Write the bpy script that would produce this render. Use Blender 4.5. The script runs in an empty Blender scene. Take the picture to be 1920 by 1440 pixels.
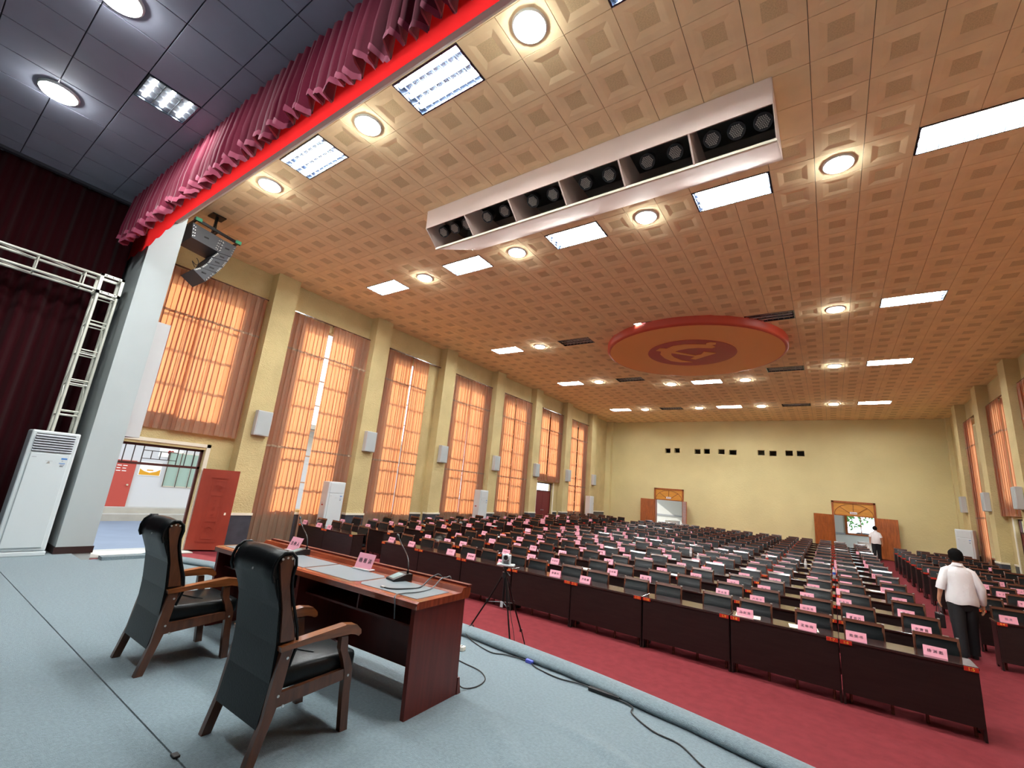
import bpy, bmesh, math, random
from mathutils import Vector, Matrix
random.seed(7)
S = bpy.context.scene
C = S.collection
PI = math.pi

# ------------------------------------------------------------------ camera, world, sun, exposure
FPX, YAW, PIT, ROL = 837.19, math.radians(35.757), math.radians(13.405), math.radians(5.286)
CAMZ = 1.6
_fwd = Vector((-math.sin(YAW) * math.cos(PIT), math.cos(YAW) * math.cos(PIT), math.sin(PIT)))
_rt = Vector((math.cos(YAW), math.sin(YAW), 0))
_up = _rt.cross(_fwd)
_r2 = math.cos(ROL) * _rt + math.sin(ROL) * _up
_u2 = -math.sin(ROL) * _rt + math.cos(ROL) * _up
cd = bpy.data.cameras.new('camera')
cd.sensor_fit = 'HORIZONTAL'; cd.sensor_width = 36.0; cd.lens = FPX / 1920 * 36
cd.clip_start = 0.05; cd.clip_end = 300
cam = bpy.data.objects.new('camera', cd); C.objects.link(cam)
mw = Matrix.Identity(4)
for i in range(3):
    mw[i][0] = _r2[i]; mw[i][1] = _u2[i]; mw[i][2] = -_fwd[i]
mw[2][3] = CAMZ
cam.matrix_world = mw
S.camera = cam

W = bpy.data.worlds.new('sky'); S.world = W; W.use_nodes = True
bg = W.node_tree.nodes['Background']
bg.inputs['Color'].default_value = (0.78, 0.88, 1.0, 1)
bg.inputs['Strength'].default_value = 2.5
sd = bpy.data.lights.new('sun_offscreen', 'SUN'); sd.energy = 4.3; sd.angle = math.radians(0.6); sd.color = (1.0, 0.93, 0.82)
sun = bpy.data.objects.new('sun_offscreen', sd); C.objects.link(sun)
sun.rotation_euler = Vector((0.80, 0.24, -0.55)).to_track_quat('-Z', 'Y').to_euler()
S.view_settings.view_transform = 'Standard'; S.view_settings.look = 'None'
S.view_settings.exposure = 0.65; S.view_settings.gamma = 1.0; S.view_settings.use_curve_mapping = False
S.cycles.use_denoising = True
S.cycles.max_bounces = 8; S.cycles.transparent_max_bounces = 8
S.cycles.sample_clamp_indirect = 6.0
TUBE_E, ROUND_E = 155.0, 112.0

# ------------------------------------------------------------------ materials
def lin(c):
    return tuple(((v / 255) / 12.92 if v / 255 <= 0.04045 else ((v / 255 + 0.055) / 1.055) ** 2.4) for v in c) + (1,)
MATS = {}
def mat(name, rgb, rough=0.5, metal=0.0, spec=0.5, noise=None, bump=None, emit=None, coat=0.0, sheen=0.0, rgb2=None, nscale=None):
    m = bpy.data.materials.new(name); m.use_nodes = True
    nt = m.node_tree; b = nt.nodes['Principled BSDF']
    b.inputs['Base Color'].default_value = lin(rgb)
    b.inputs['Roughness'].default_value = rough; b.inputs['Metallic'].default_value = metal
    b.inputs['Specular IOR Level'].default_value = spec
    b.inputs['Coat Weight'].default_value = coat; b.inputs['Coat Roughness'].default_value = 0.08
    b.inputs['Sheen Weight'].default_value = sheen
    tc = None
    def coord(scale):
        nonlocal tc
        if tc is None: tc = nt.nodes.new('ShaderNodeTexCoord')
        mp = nt.nodes.new('ShaderNodeMapping')
        mp.inputs['Scale'].default_value = scale if isinstance(scale, tuple) else (scale,) * 3
        nt.links.new(tc.outputs['Object'], mp.inputs['Vector'])
        return mp
    if noise:
        sc, amt = noise
        n = nt.nodes.new('ShaderNodeTexNoise'); n.inputs['Scale'].default_value = 1; n.inputs['Detail'].default_value = 4
        nt.links.new(coord(sc).outputs[0], n.inputs['Vector'])
        mx = nt.nodes.new('ShaderNodeMix'); mx.data_type = 'RGBA'
        c1 = lin(rgb2) if rgb2 else tuple(min(1, v * (1 + amt)) for v in lin(rgb)[:3]) + (1,)
        c0 = lin(rgb) if rgb2 else tuple(v * (1 - amt) for v in lin(rgb)[:3]) + (1,)
        mx.inputs[6].default_value = c0; mx.inputs[7].default_value = c1
        cr = nt.nodes.new('ShaderNodeMapRange'); cr.inputs[1].default_value = 0.35; cr.inputs[2].default_value = 0.65
        nt.links.new(n.outputs['Fac'], cr.inputs[0]); nt.links.new(cr.outputs[0], mx.inputs[0])
        nt.links.new(mx.outputs[2], b.inputs['Base Color'])
    if bump:
        sc, st = bump[:2]
        n = nt.nodes.new('ShaderNodeTexNoise'); n.inputs['Scale'].default_value = 1; n.inputs['Detail'].default_value = 3
        if len(bump) > 2: n.inputs['Distortion'].default_value = bump[2]
        nt.links.new(coord(sc).outputs[0], n.inputs['Vector'])
        bp = nt.nodes.new('ShaderNodeBump'); bp.inputs['Strength'].default_value = st; bp.inputs['Distance'].default_value = 0.02
        nt.links.new(n.outputs['Fac'], bp.inputs['Height']); nt.links.new(bp.outputs[0], b.inputs['Normal'])
    if emit:
        b.inputs['Emission Color'].default_value = (emit[0], emit[1], emit[2], 1); b.inputs['Emission Strength'].default_value = emit[3]
    MATS[name] = m
    return m
mat('stucco', (206, 188, 138), 0.9, noise=((1.2, 1.2, 1.2), 0.08), bump=((10, 10, 22), 1.0, 2.0))
mat('stucco_plain', (214, 200, 150), 0.85, noise=((0.5, 0.5, 0.5), 0.05), bump=((14, 14, 14), 0.35))
mat('tile', (248, 224, 180), 0.92, spec=0.1, noise=((2.2, 2.2, 2.2), 0.06))
mat('tile_centre', (222, 199, 156), 0.95, spec=0.05, noise=((80, 80, 80), 0.10))
mat('stage_tile', (158, 162, 180), 0.75, noise=((1.5, 1.5, 1.5), 0.05))
mat('stage_grid', (58, 58, 66), 0.7)
mat('white_paint', (174, 182, 184), 0.55, noise=((0.8, 0.8, 0.8), 0.03))
mat('white_soffit', (214, 206, 198), 0.6)
mat('grey_box', (190, 190, 192), 0.55)
mat('dark_wood_base', (48, 26, 24), 0.5)
mat('stage_carpet', (116, 132, 140), 0.95, spec=0.1, noise=((48, 48, 48), 0.12), bump=((160, 160, 160), 0.5), sheen=0.3)
mat('red_carpet', (118, 46, 51), 0.95, spec=0.1, noise=((8, 8, 8), 0.08), bump=((160, 160, 160), 0.3))
mat('dado', (62, 66, 74), 0.35, noise=((5, 5, 5), 0.15))
mat('trim_white', (232, 226, 208), 0.5)
mat('desk_wood', (44, 22, 19), 0.16, spec=0.6, noise=((3, 26, 26), 0.25), coat=0.3)
mat('desk_front', (36, 24, 23), 0.36, spec=0.4, noise=((3, 26, 26), 0.2))
mat('chair_wood', (86, 48, 34), 0.25, noise=((4, 4, 30), 0.25), coat=0.4)
mat('leather', (16, 19, 21), 0.33, spec=0.2, bump=((90, 90, 90), 0.06))
mat('oak_arm', (112, 62, 30), 0.28, noise=((30, 4, 30), 0.3), coat=0.5)
mat('oak_dark', (84, 46, 27), 0.32, noise=((24, 24, 4), 0.3), coat=0.3)
mat('mahogany', (92, 28, 20), 0.36, spec=0.35, noise=((9, 30, 2), 0.16), coat=0.1)
mat('mahogany_top', (128, 56, 32), 0.22, noise=((3, 30, 3), 0.3), coat=0.5)
mat('blotter', (108, 118, 124), 0.4)
mat('black_plastic', (24, 24, 26), 0.4)
mat('black_metal', (22, 22, 24), 0.35, metal=0.4)
mat('speaker_black', (66, 68, 74), 0.6)
mat('silver', (210, 212, 210), 0.3, metal=0.75)
mat('truss_white', (226, 226, 214), 0.35, metal=0.25)
mat('pink_card', (240, 164, 182), 0.7)
mat('ink', (26, 18, 30), 0.7)
mat('red_tag', (196, 44, 26), 0.5)
mat('yellow_ink', (250, 200, 70), 0.5)
mat('paper', (240, 236, 214), 0.7)
mat('velvet', (106, 22, 48), 0.85, sheen=0.25, spec=0.1, noise=((40, 40, 40), 0.04))
mat('fringe', (160, 62, 92), 0.8, sheen=0.2)
mat('red_band', (226, 34, 38), 0.75)
mat('maroon', (46, 9, 15), 0.95, spec=0.05, sheen=0.1)
mat('black_drape', (24, 20, 22), 0.95, spec=0.05)
mat('ac_white', (204, 212, 216), 0.35)
mat('ac_grey', (168, 172, 180), 0.5)
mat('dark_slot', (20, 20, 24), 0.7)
mat('blue_label', (70, 130, 200), 0.5)
mat('red_door', (150, 60, 44), 0.4, noise=((3, 3, 3), 0.08))
mat('red_door_line', (150, 60, 44), 0.4)
mat('dark_red_door', (104, 24, 30), 0.45)
mat('frame_dark', (70, 24, 20), 0.5)
mat('steel_frame', (206, 204, 196), 0.4, metal=0.2)
mat('grille', (52, 42, 40), 0.5)
mat('box_white', (222, 204, 196), 0.85, spec=0.1)
mat('par_black', (14, 14, 17), 0.45)
mat('led', (168, 160, 150), 0.3, metal=0.3)
mat('emblem_gold', (250, 172, 98), 0.5)
mat('emblem_red', (186, 60, 64), 0.5)
mat('emblem_edge', (190, 70, 48), 0.5)
mat('door_wood', (158, 84, 34), 0.4, noise=((20, 20, 3), 0.2))
mat('door_wood_light', (206, 142, 56), 0.4, noise=((3, 20, 20), 0.12))
mat('door_wood_line', (120, 58, 24), 0.4)
mat('skin', (206, 150, 118), 0.55)
mat('shirt', (236, 234, 236), 0.8, bump=((9, 9, 5), 0.5))
mat('trousers', (20, 20, 24), 0.85)
mat('hair', (12, 11, 11), 0.85, spec=0.1)
mat('asphalt', (112, 122, 138), 0.95, noise=((1.2, 1.2, 1.2), 0.06))
mat('concrete', (166, 164, 158), 0.9, noise=((2, 2, 2), 0.08))
mat('wall_out', (196, 200, 208), 0.8)
mat('pink_door', (176, 70, 62), 0.6)
mat('mint_curtain', (150, 176, 170), 0.8)
mat('poster_yellow', (206, 150, 30), 0.6)
mat('poster_white', (238, 242, 244), 0.6)
mat('lobby_wall', (222, 224, 222), 0.8)
mat('leaf', (56, 104, 28), 0.7, noise=((6, 6, 6), 0.4))
mat('bark', (84, 66, 48), 0.9)
mat('car_white', (226, 232, 240), 0.25, coat=0.6)
mat('rubber', (24, 24, 25), 0.7)
mat('cap_blue', (40, 90, 190), 0.4)
mat('green_tape', (70, 170, 130), 0.6)
mat('screen_grey', (128, 150, 150), 0.3)
mat('cable', (20, 20, 22), 0.5)
mat('cable_grey', (90, 96, 100), 0.5)
mat('power_white', (232, 228, 214), 0.5)
mat('blue_tape', (90, 100, 210), 0.5)
mat('switch_red', (150, 30, 40), 0.5)
for nm, e in (('tube_on', TUBE_E), ('round_on', ROUND_E)):
    mat(nm, (255, 255, 255), 0.5, emit=(0.96, 1.0, 0.97, e))
mat('tube_off', (226, 228, 230), 0.4)
mat('reflector', (232, 234, 236), 0.25, metal=0.5)
mat('housing', (108, 116, 132), 0.22, metal=1.0)
mat('louvre', (150, 156, 164), 0.3, metal=1.0)
mat('rim', (226, 232, 230), 0.4)
def special(name, build):
    m = bpy.data.materials.new(name); m.use_nodes = True; nt = m.node_tree; nt.nodes.clear()
    out = nt.nodes.new('ShaderNodeOutputMaterial'); nt.links.new(build(nt).outputs[0], out.inputs[0]); MATS[name] = m
def curtain_nodes(dif, tra, fac):
    def f(nt):
        tc = nt.nodes.new('ShaderNodeTexCoord'); mp = nt.nodes.new('ShaderNodeMapping'); mp.inputs['Scale'].default_value = (14, 14, 14)
        n = nt.nodes.new('ShaderNodeTexNoise'); nt.links.new(tc.outputs['Object'], mp.inputs[0]); nt.links.new(mp.outputs[0], n.inputs['Vector'])
        mx = nt.nodes.new('ShaderNodeMix'); mx.data_type = 'RGBA'; d = lin(dif)
        mx.inputs[6].default_value = tuple(v * 0.95 for v in d[:3]) + (1,); mx.inputs[7].default_value = tuple(min(1, v * 1.05) for v in d[:3]) + (1,)
        nt.links.new(n.outputs['Fac'], mx.inputs[0])
        a = nt.nodes.new('ShaderNodeBsdfDiffuse'); nt.links.new(mx.outputs[2], a.inputs[0])
        t = nt.nodes.new('ShaderNodeBsdfTranslucent'); t.inputs[0].default_value = lin(tra)
        m = nt.nodes.new('ShaderNodeMixShader'); m.inputs[0].default_value = fac
        nt.links.new(a.outputs[0], m.inputs[1]); nt.links.new(t.outputs[0], m.inputs[2]); return m
    return f
special('curtain', curtain_nodes((162, 146, 126), (255, 166, 108), 0.5))
special('curtain_seam', curtain_nodes((196, 168, 140), (150, 84, 50), 0.3))
def glass_nodes(nt):
    t = nt.nodes.new('ShaderNodeBsdfTransparent'); g = nt.nodes.new('ShaderNodeBsdfGlossy'); g.inputs['Roughness'].default_value = 0.02
    fr = nt.nodes.new('ShaderNodeFresnel'); fr.inputs[0].default_value = 1.3
    m = nt.nodes.new('ShaderNodeMixShader'); nt.links.new(fr.outputs[0], m.inputs[0])
    nt.links.new(t.outputs[0], m.inputs[1]); nt.links.new(g.outputs[0], m.inputs[2]); return m
special('glass', glass_nodes)
special('red_band', curtain_nodes((190, 30, 34), (226, 40, 42), 0.55))

# ------------------------------------------------------------------ mesh helpers
class MB:
    def __init__(s): s.v = []; s.f = []; s.mi = []; s.sm = []
    def add(s, vs, fs, m=0, smooth=False):
        o = len(s.v); s.v += [tuple(p) for p in vs]
        for f in fs: s.f.append(tuple(i + o for i in f)); s.mi.append(m); s.sm.append(smooth)
        return s
    def box(s, x0, x1, y0, y1, z0, z1, m=0):
        return s.add([(x0, y0, z0), (x1, y0, z0), (x1, y1, z0), (x0, y1, z0), (x0, y0, z1), (x1, y0, z1), (x1, y1, z1), (x0, y1, z1)],
                     [(0, 3, 2, 1), (4, 5, 6, 7), (0, 1, 5, 4), (1, 2, 6, 5), (2, 3, 7, 6), (3, 0, 4, 7)], m)
    def cbox(s, x0, x1, y0, y1, z0, z1, c=0.01, m=0, smooth=False):      # box with chamfered edges
        bm = bmesh.new(); bmesh.ops.create_cube(bm, size=1)
        for v in bm.verts: v.co = Vector(((x0 + x1) / 2 + v.co.x * (x1 - x0), (y0 + y1) / 2 + v.co.y * (y1 - y0), (z0 + z1) / 2 + v.co.z * (z1 - z0)))
        bmesh.ops.bevel(bm, geom=list(bm.edges), offset=c, segments=2, profile=0.5, affect='EDGES')
        bm.verts.index_update()
        s.add([v.co for v in bm.verts], [tuple(v.index for v in f.verts) for f in bm.faces], m, smooth); bm.free(); return s
    def prism(s, poly, axis, a, b, m=0, smooth=False):       # polygon (2-D) extruded along an axis between a and b
        n = len(poly)
        def P(p, t): return (t, p[0], p[1]) if axis == 'x' else ((p[0], t, p[1]) if axis == 'y' else (p[0], p[1], t))
        vs = [P(p, a) for p in poly] + [P(p, b) for p in poly]
        fs = [(i, (i + 1) % n, n + (i + 1) % n, n + i) for i in range(n)]
        s.add(vs, fs, m, smooth)
        s.add(vs, [tuple(range(n))[::-1], tuple(range(n, 2 * n))], m); return s
    def tube(s, pts, r, seg=8, m=0, closed=False):
        pts = [Vector(p) for p in pts]; n = len(pts); rings = []; rr = r if isinstance(r, (list, tuple)) else [r] * n
        ref = None
        for i, p in enumerate(pts):
            d = (pts[min(i + 1, n - 1)] - pts[max(i - 1, 0)]).normalized()
            if ref is None: ref = Vector((0, 0, 1)) if abs(d.z) < 0.9 else Vector((1, 0, 0))
            a = d.cross(ref)
            if a.length < 1e-4: a = d.orthogonal()
            a.normalize(); b = a.cross(d).normalized(); ref = b
            rings.append([p + rr[i] * (math.cos(2 * PI * k / seg) * a + math.sin(2 * PI * k / seg) * b) for k in range(seg)])
        vs = [q for R in rings for q in R]
        fs = [(i * seg + k, i * seg + (k + 1) % seg, (i + 1) * seg + (k + 1) % seg, (i + 1) * seg + k) for i in range(n - 1) for k in range(seg)]
        s.add(vs, fs, m, True); s.add(vs, [tuple(range(seg)), tuple(range((n - 1) * seg, n * seg))[::-1]], m); return s
    def bar(s, p, q, w, h, m=0):                            # rectangular bar between two points
        p, q = Vector(p), Vector(q); d = (q - p).normalized(); ref = Vector((0, 0, 1)) if abs(d.z) < 0.95 else Vector((0, 1, 0))
        a = d.cross(ref).normalized() * w / 2; b = a.cross(d).normalized() * h / 2
        vs = [p - a - b, p + a - b, p + a + b, p - a + b, q - a - b, q + a - b, q + a + b, q - a + b]
        return s.add(vs, [(0, 3, 2, 1), (4, 5, 6, 7), (0, 1, 5, 4), (1, 2, 6, 5), (2, 3, 7, 6), (3, 0, 4, 7)], m)
    def cyl(s, c, r, h, seg=24, m=0, r2=None, axis='z'):
        r2 = r if r2 is None else r2
        def P(t, rad, z):
            u, v = rad * math.cos(t), rad * math.sin(t)
            o = (u, v, z) if axis == 'z' else ((z, u, v) if axis == 'x' else (u, z, v))
            return (c[0] + o[0], c[1] + o[1], c[2] + o[2])
        vs = [P(2 * PI * k / seg, r, 0) for k in range(seg)] + [P(2 * PI * k / seg, r2, h) for k in range(seg)]
        s.add(vs, [(k, (k + 1) % seg, seg + (k + 1) % seg, seg + k) for k in range(seg)], m, True)
        return s.add(vs, [tuple(range(seg))[::-1], tuple(range(seg, 2 * seg))], m)
    def loft(s, rings, m=0, smooth=True, cap=True):
        n = len(rings[0]); vs = [p for R in rings for p in R]
        s.add(vs, [(i * n + k, i * n + (k + 1) % n, (i + 1) * n + (k + 1) % n, (i + 1) * n + k) for i in range(len(rings) - 1) for k in range(n)], m, smooth)
        if cap: s.add(vs, [tuple(range(n))[::-1], tuple(range((len(rings) - 1) * n, len(rings) * n))], m, False)
        return s
    def sheet(s, grid, m=0, smooth=True):                    # grid[i][j] of points
        n = len(grid[0]); vs = [p for R in grid for p in R]
        return s.add(vs, [(i * n + j, i * n + j + 1, (i + 1) * n + j + 1, (i + 1) * n + j) for i in range(len(grid) - 1) for j in range(n - 1)], m, smooth)
    def mesh(s, name, mats):
        me = bpy.data.meshes.new(name); me.from_pydata(s.v, [], s.f); me.update()
        for m in ([mats] if isinstance(mats, str) else mats): me.materials.append(MATS[m])
        me.polygons.foreach_set('material_index', s.mi); me.polygons.foreach_set('use_smooth', s.sm)
        bm = bmesh.new(); bm.from_mesh(me); bmesh.ops.recalc_face_normals(bm, faces=bm.faces); bm.to_mesh(me); bm.free()
        return me
    def build(s, name, mats, parent=None, loc=None):
        return link(name, s.mesh(name, mats), parent, loc)
def link(name, data, parent=None, loc=None, rz=0):
    o = bpy.data.objects.new(name, data); C.objects.link(o)
    if parent: o.parent = parent
    if loc is not None: o.location = loc
    if rz: o.rotation_euler = (0, 0, rz)
    return o
def thing(name, label, cat, loc=(0, 0, 0), rz=0, group=None):
    o = bpy.data.objects.new(name, None); C.objects.link(o); o.location = loc; o.rotation_euler = (0, 0, rz); o.empty_display_size = 0.1
    return tag(o, label, cat, group)
def tag(o, label, cat, group=None):
    o['label'] = label; o['category'] = cat
    if group: o['group'] = group
    return o
def struct(o): o['kind'] = 'structure'; return o
def copy_tree(src, loc, rz=0, label=None, group=None, parent=None):
    c = src.copy(); C.objects.link(c); c.location = loc; c.rotation_euler = (0, 0, rz)
    if parent is not None: c.parent = parent
    if label: c['label'] = label
    if group: c['group'] = group
    for ch in src.children:
        d = ch.copy(); C.objects.link(d); d.parent = c
        for g in ch.children:
            e = g.copy(); C.objects.link(e); e.parent = d
    return c
def smooth(P, n=5):
    P = [Vector(p) for p in P]; out = []
    for i in range(len(P) - 1):
        a, b_, c, d = P[max(0, i - 1)], P[i], P[i + 1], P[min(len(P) - 1, i + 2)]
        for k in range(n):
            t = k / n; out.append(.5 * ((2 * b_) + (-a + c) * t + (2 * a - 5 * b_ + 4 * c - d) * t * t + (-a + 3 * b_ - 3 * c + d) * t ** 3))
    return out + [P[-1]]
ORD = ['first', 'second', 'third', 'fourth', 'fifth', 'sixth', 'seventh', 'eighth', 'ninth', 'tenth', 'eleventh', 'twelfth', 'thirteenth', 'fourteenth', 'fifteenth', 'sixteenth', 'seventeenth', 'eighteenth']
_txt = {}
def text_mesh(t, size, m, bold=0.0):
    key = (t, round(size, 4), m)
    if key in _txt: return _txt[key]
    cu = bpy.data.curves.new('lettering', 'FONT'); cu.body = t; cu.size = size; cu.align_x = 'CENTER'; cu.align_y = 'CENTER'
    cu.resolution_u = 2; cu.offset = bold; cu.extrude = 0.0006
    o = bpy.data.objects.new('lettering', cu); C.objects.link(o)
    bpy.context.view_layer.update()
    me = bpy.data.meshes.new_from_object(o.evaluated_get(bpy.context.evaluated_depsgraph_get()))
    bpy.data.objects.remove(o); me.name = 'lettering'; me.materials.clear(); me.materials.append(MATS[m]); _txt[key] = me
    return me
def wall(name, m, axis, t0, t1, u0, u1, v0, v1, holes):
    """slab normal to axis ('x' or 'y') between t0 and t1, in-plane u (y or x) and v (z), with rectangular holes"""
    us = sorted({u0, u1} | {h[0] for h in holes} | {h[1] for h in holes}); vs = sorted({v0, v1} | {h[2] for h in holes} | {h[3] for h in holes})
    def inside(u, v): return any(h[0] < u < h[1] and h[2] < v < h[3] for h in holes)
    solid = [[not inside((us[i] + us[i + 1]) / 2, (vs[j] + vs[j + 1]) / 2) for j in range(len(vs) - 1)] for i in range(len(us) - 1)]
    b = MB()
    P = (lambda t, u, v: (t, u, v)) if axis == 'x' else (lambda t, u, v: (u, t, v))
    for i in range(len(us) - 1):
        for j in range(len(vs) - 1):
            if not solid[i][j]: continue
            a, c, d, e = us[i], us[i + 1], vs[j], vs[j + 1]
            for t in (t0, t1): b.add([P(t, a, d), P(t, c, d), P(t, c, e), P(t, a, e)], [(0, 1, 2, 3)])
            for (ii, jj, q) in ((i - 1, j, [(a, d), (a, e)]), (i + 1, j, [(c, d), (c, e)]), (i, j - 1, [(a, d), (c, d)]), (i, j + 1, [(a, e), (c, e)])):
                if not (0 <= ii < len(us) - 1 and 0 <= jj < len(vs) - 1) or not solid[ii][jj]:
                    b.add([P(t0, *q[0]), P(t0, *q[1]), P(t1, *q[1]), P(t1, *q[0])], [(0, 1, 2, 3)])
    me = b.mesh(name, m)
    bm = bmesh.new(); bm.from_mesh(me); bmesh.ops.remove_doubles(bm, verts=bm.verts, dist=1e-5); bmesh.ops.recalc_face_normals(bm, faces=bm.faces); bm.to_mesh(me); bm.free()
    return struct(link(name, me))

# ------------------------------------------------------------------ measures of the hall
F0, RAKE, Y0 = -0.49, 0.0185, 7.27
def fl(y): return F0 + RAKE * max(0.0, y - Y0)
XL, XR, YB, ZC = -12.77, 5.05, 30.1, 7.0
PXL, PXR = -12.42, 4.72                    # pilaster faces
PW, PP, P0 = 0.65, 3.52, 5.53              # pilaster width, pitch, first start
ZS = 6.32                                  # stage ceiling
DX, DW, DD, DH = 1.2, 1.212, 0.40, 0.705   # desk block edge, desk width, depth, height
PITCH = 1.18

# ------------------------------------------------------------------ floors and stage
b = MB(); xs = [-13.3, 6.0]; ys = [1.5, Y0, 31.0]
b.add([(xs[0], y, fl(y)) for y in ys] + [(xs[1], y, fl(y)) for y in ys] + [(xs[0], y, F0 - .3) for y in ys] + [(xs[1], y, F0 - .3) for y in ys],
      [(0, 3, 4, 1), (1, 4, 5, 2), (6, 7, 10, 9), (7, 8, 11, 10), (0, 1, 7, 6), (1, 2, 8, 7), (3, 9, 10, 4), (4, 10, 11, 5), (0, 6, 9, 3), (2, 5, 11, 8)])
struct(b.build('floor', 'red_carpet'))
SXC, SHW = -3.77, 5.6
def sedge(x, off=0.0): return 4.47 - 1.0 * ((x - SXC) / 5.05) ** 2 - off
SX = [SXC - SHW + 2 * SHW * k / 40 for k in range(41)]
poly = [(SX[0], 2.3)] + [(x, sedge(x)) for x in SX] + [(SX[-1], 2.3)]
poly = [(-11.0, -4.3), (-11.0, 2.32)] + poly + [(3.3, 2.32), (3.3, -4.3)]
b = MB(); b.prism(poly, 'z', F0 - .28, -.014)
stage = struct(b.build('floor_stage', 'concrete'))
MB().prism([(-11.0, -4.3), (-11.0, 1.395), (3.3, 1.395), (3.3, -4.3)], 'z', -.016, 0).build('carpet_piece', 'stage_carpet', stage)
MB().prism([(-11.0, 1.405), (-11.0, 2.32)] + poly[2:-2] + [(3.3, 2.32), (3.3, 1.405)], 'z', -.016, 0).build('carpet_piece', 'stage_carpet', stage)
# raised rounded carpet roll along the stage edge
b = MB(); rings = []
for x in SX[::1]:
    y = sedge(x)
    prof = [(0.02, -0.20), (0.02, 0.02), (-0.01, 0.055), (-0.08, 0.074), (-0.15, 0.07), (-0.205, 0.054), (-0.234, 0.032), (-0.226, 0.010), (-0.19, -0.01), (-0.1, -0.03)]
    wob = 0.006 * math.sin(x * 5.1) + 0.005 * math.sin(x * 11.3)
    rings.append([(x, y + p[0] + (wob if p[0] < -.19 else 0), p[1]) for p in prof])
b.loft(rings); b.build('edge_roll', 'stage_carpet', stage)
b = MB(); b.box(SX[0] - .03, SX[0] + .16, 2.5, sedge(SX[0]), -0.2, 0.05); b.build('edge_roll', 'stage_carpet', stage)
# shallow waves of loose carpet
b = MB()
for (x0, y0, x1, y1, w) in ((-2.5, 3.15, -0.9, 2.35, 0.12), (-1.9, 3.3, -0.4, 3.1, 0.1)):
    gr = []
    for i in range(25):
        t = i / 24; cx, cy = x0 + (x1 - x0) * t, y0 + (y1 - y0) * t + 0.05 * math.sin(t * 7); hgt = 0.016 * math.sin(PI * t)
        nx, ny = -(y1 - y0), (x1 - x0); L = math.hypot(nx, ny); nx /= L; ny /= L
        gr.append([(cx + nx * w * q, cy + ny * w * q, 0.0005 + hgt * math.cos(q * PI / 2) ** 2) for q in (-1, -.66, -.33, 0, .33, .66, 1)])
    b.sheet(gr)
b.build('carpet_ripple', 'stage_carpet', stage)

# ------------------------------------------------------------------ side walls with bays
BAYS = [-1, 0, 1, 2, 3, 4, 5]
def bay(k): return P0 + PW + PP * k, P0 + PP * (k + 1)
def win_rect(k):
    a, c = bay(k)
    z0 = 2.68 if k in (-1, 4) else 0.50
    return (a + 0.50, c - 0.60, z0, 5.96)
DOOR1 = (3.18, 4.90, F0, 1.90)
def door4(k=4): a, c = bay(k); return (a + 0.58, c - 0.58, fl(a), 2.20)
holesL = [win_rect(k) for k in BAYS] + [DOOR1, door4()]
wl = wall('wall_left', 'stucco', 'x', XL - 0.28, XL, 2.05, YB + .3, F0 - .3, ZC + .1, holesL)
holesR = [win_rect(k) for k in BAYS[1:]] + [door4()]
wr = wall('wall_right', 'stucco', 'x', XR, XR + 0.28, 2.05, YB + .3, F0 - .3, ZC + .1, holesR)
for side, x0, x1, par in (('l', XL - .02, PXL, wl), ('r', PXR, XR + .02, wr)):
    for k in range(7):
        a = P0 + PP * k; b = MB(); b.box(x0, x1, a, a + PW, fl(a) - .1, ZC + .02); b.build('pilaster', 'stucco', par)
    b = MB(); b.box(x0, (PXL + .02 if side == 'l' else x1), YB - .32, YB + .02, fl(30) - .1, ZC + .02) if side == 'l' else b.box(4.9, x1, YB - .3, YB + .02, fl(30) - .1, ZC + .02)
    b.build('corner_pilaster', 'stucco_plain', par)
def dado_run(par, side):
    s = 1 if side == 'l' else -1
    X, PX = (XL, PXL) if side == 'l' else (XR, PXR)
    drs = [DOOR1] if side == 'l' else []
    segs = []
    for k in BAYS:
        a, c = bay(k)
        if k == -1: a = 2.5
        ds = ([DOOR1] if k == -1 and side == 'l' else []) + ([door4()] if k == 4 else [])
        if ds: segs += [(X, a, ds[0][0] - .1), (X, ds[0][1] + .1, c)]
        else: segs.append((X, a, c))
    segs.append((X, P0 + PW + PP * 6, YB - .3))
    for k in range(7): segs.append((PX, P0 + PP * k - .012, P0 + PP * k + PW + .012))
    for (x, a, c) in segs:
        if c - a < .02: continue
        base = fl((a + c) / 2); b = MB(); xx = sorted((x - s * .2 if x == PX else x - s * .01, x + s * .014))
        b.box(xx[0], xx[1], a, c, base - .1, base + .86)
        b.build('dado_panel', 'dado', par)
        b = MB(); xx = sorted((x - s * .2 if x == PX else x - s * .01, x + s * .032)); b.box(xx[0], xx[1], a - (.012 if x == PX else 0), c + (.012 if x == PX else 0), base + .86, base + .92)
        b.build('dado_cap', 'trim_white', par)
dado_run(wl, 'l'); dado_run(wr, 'r')

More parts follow.
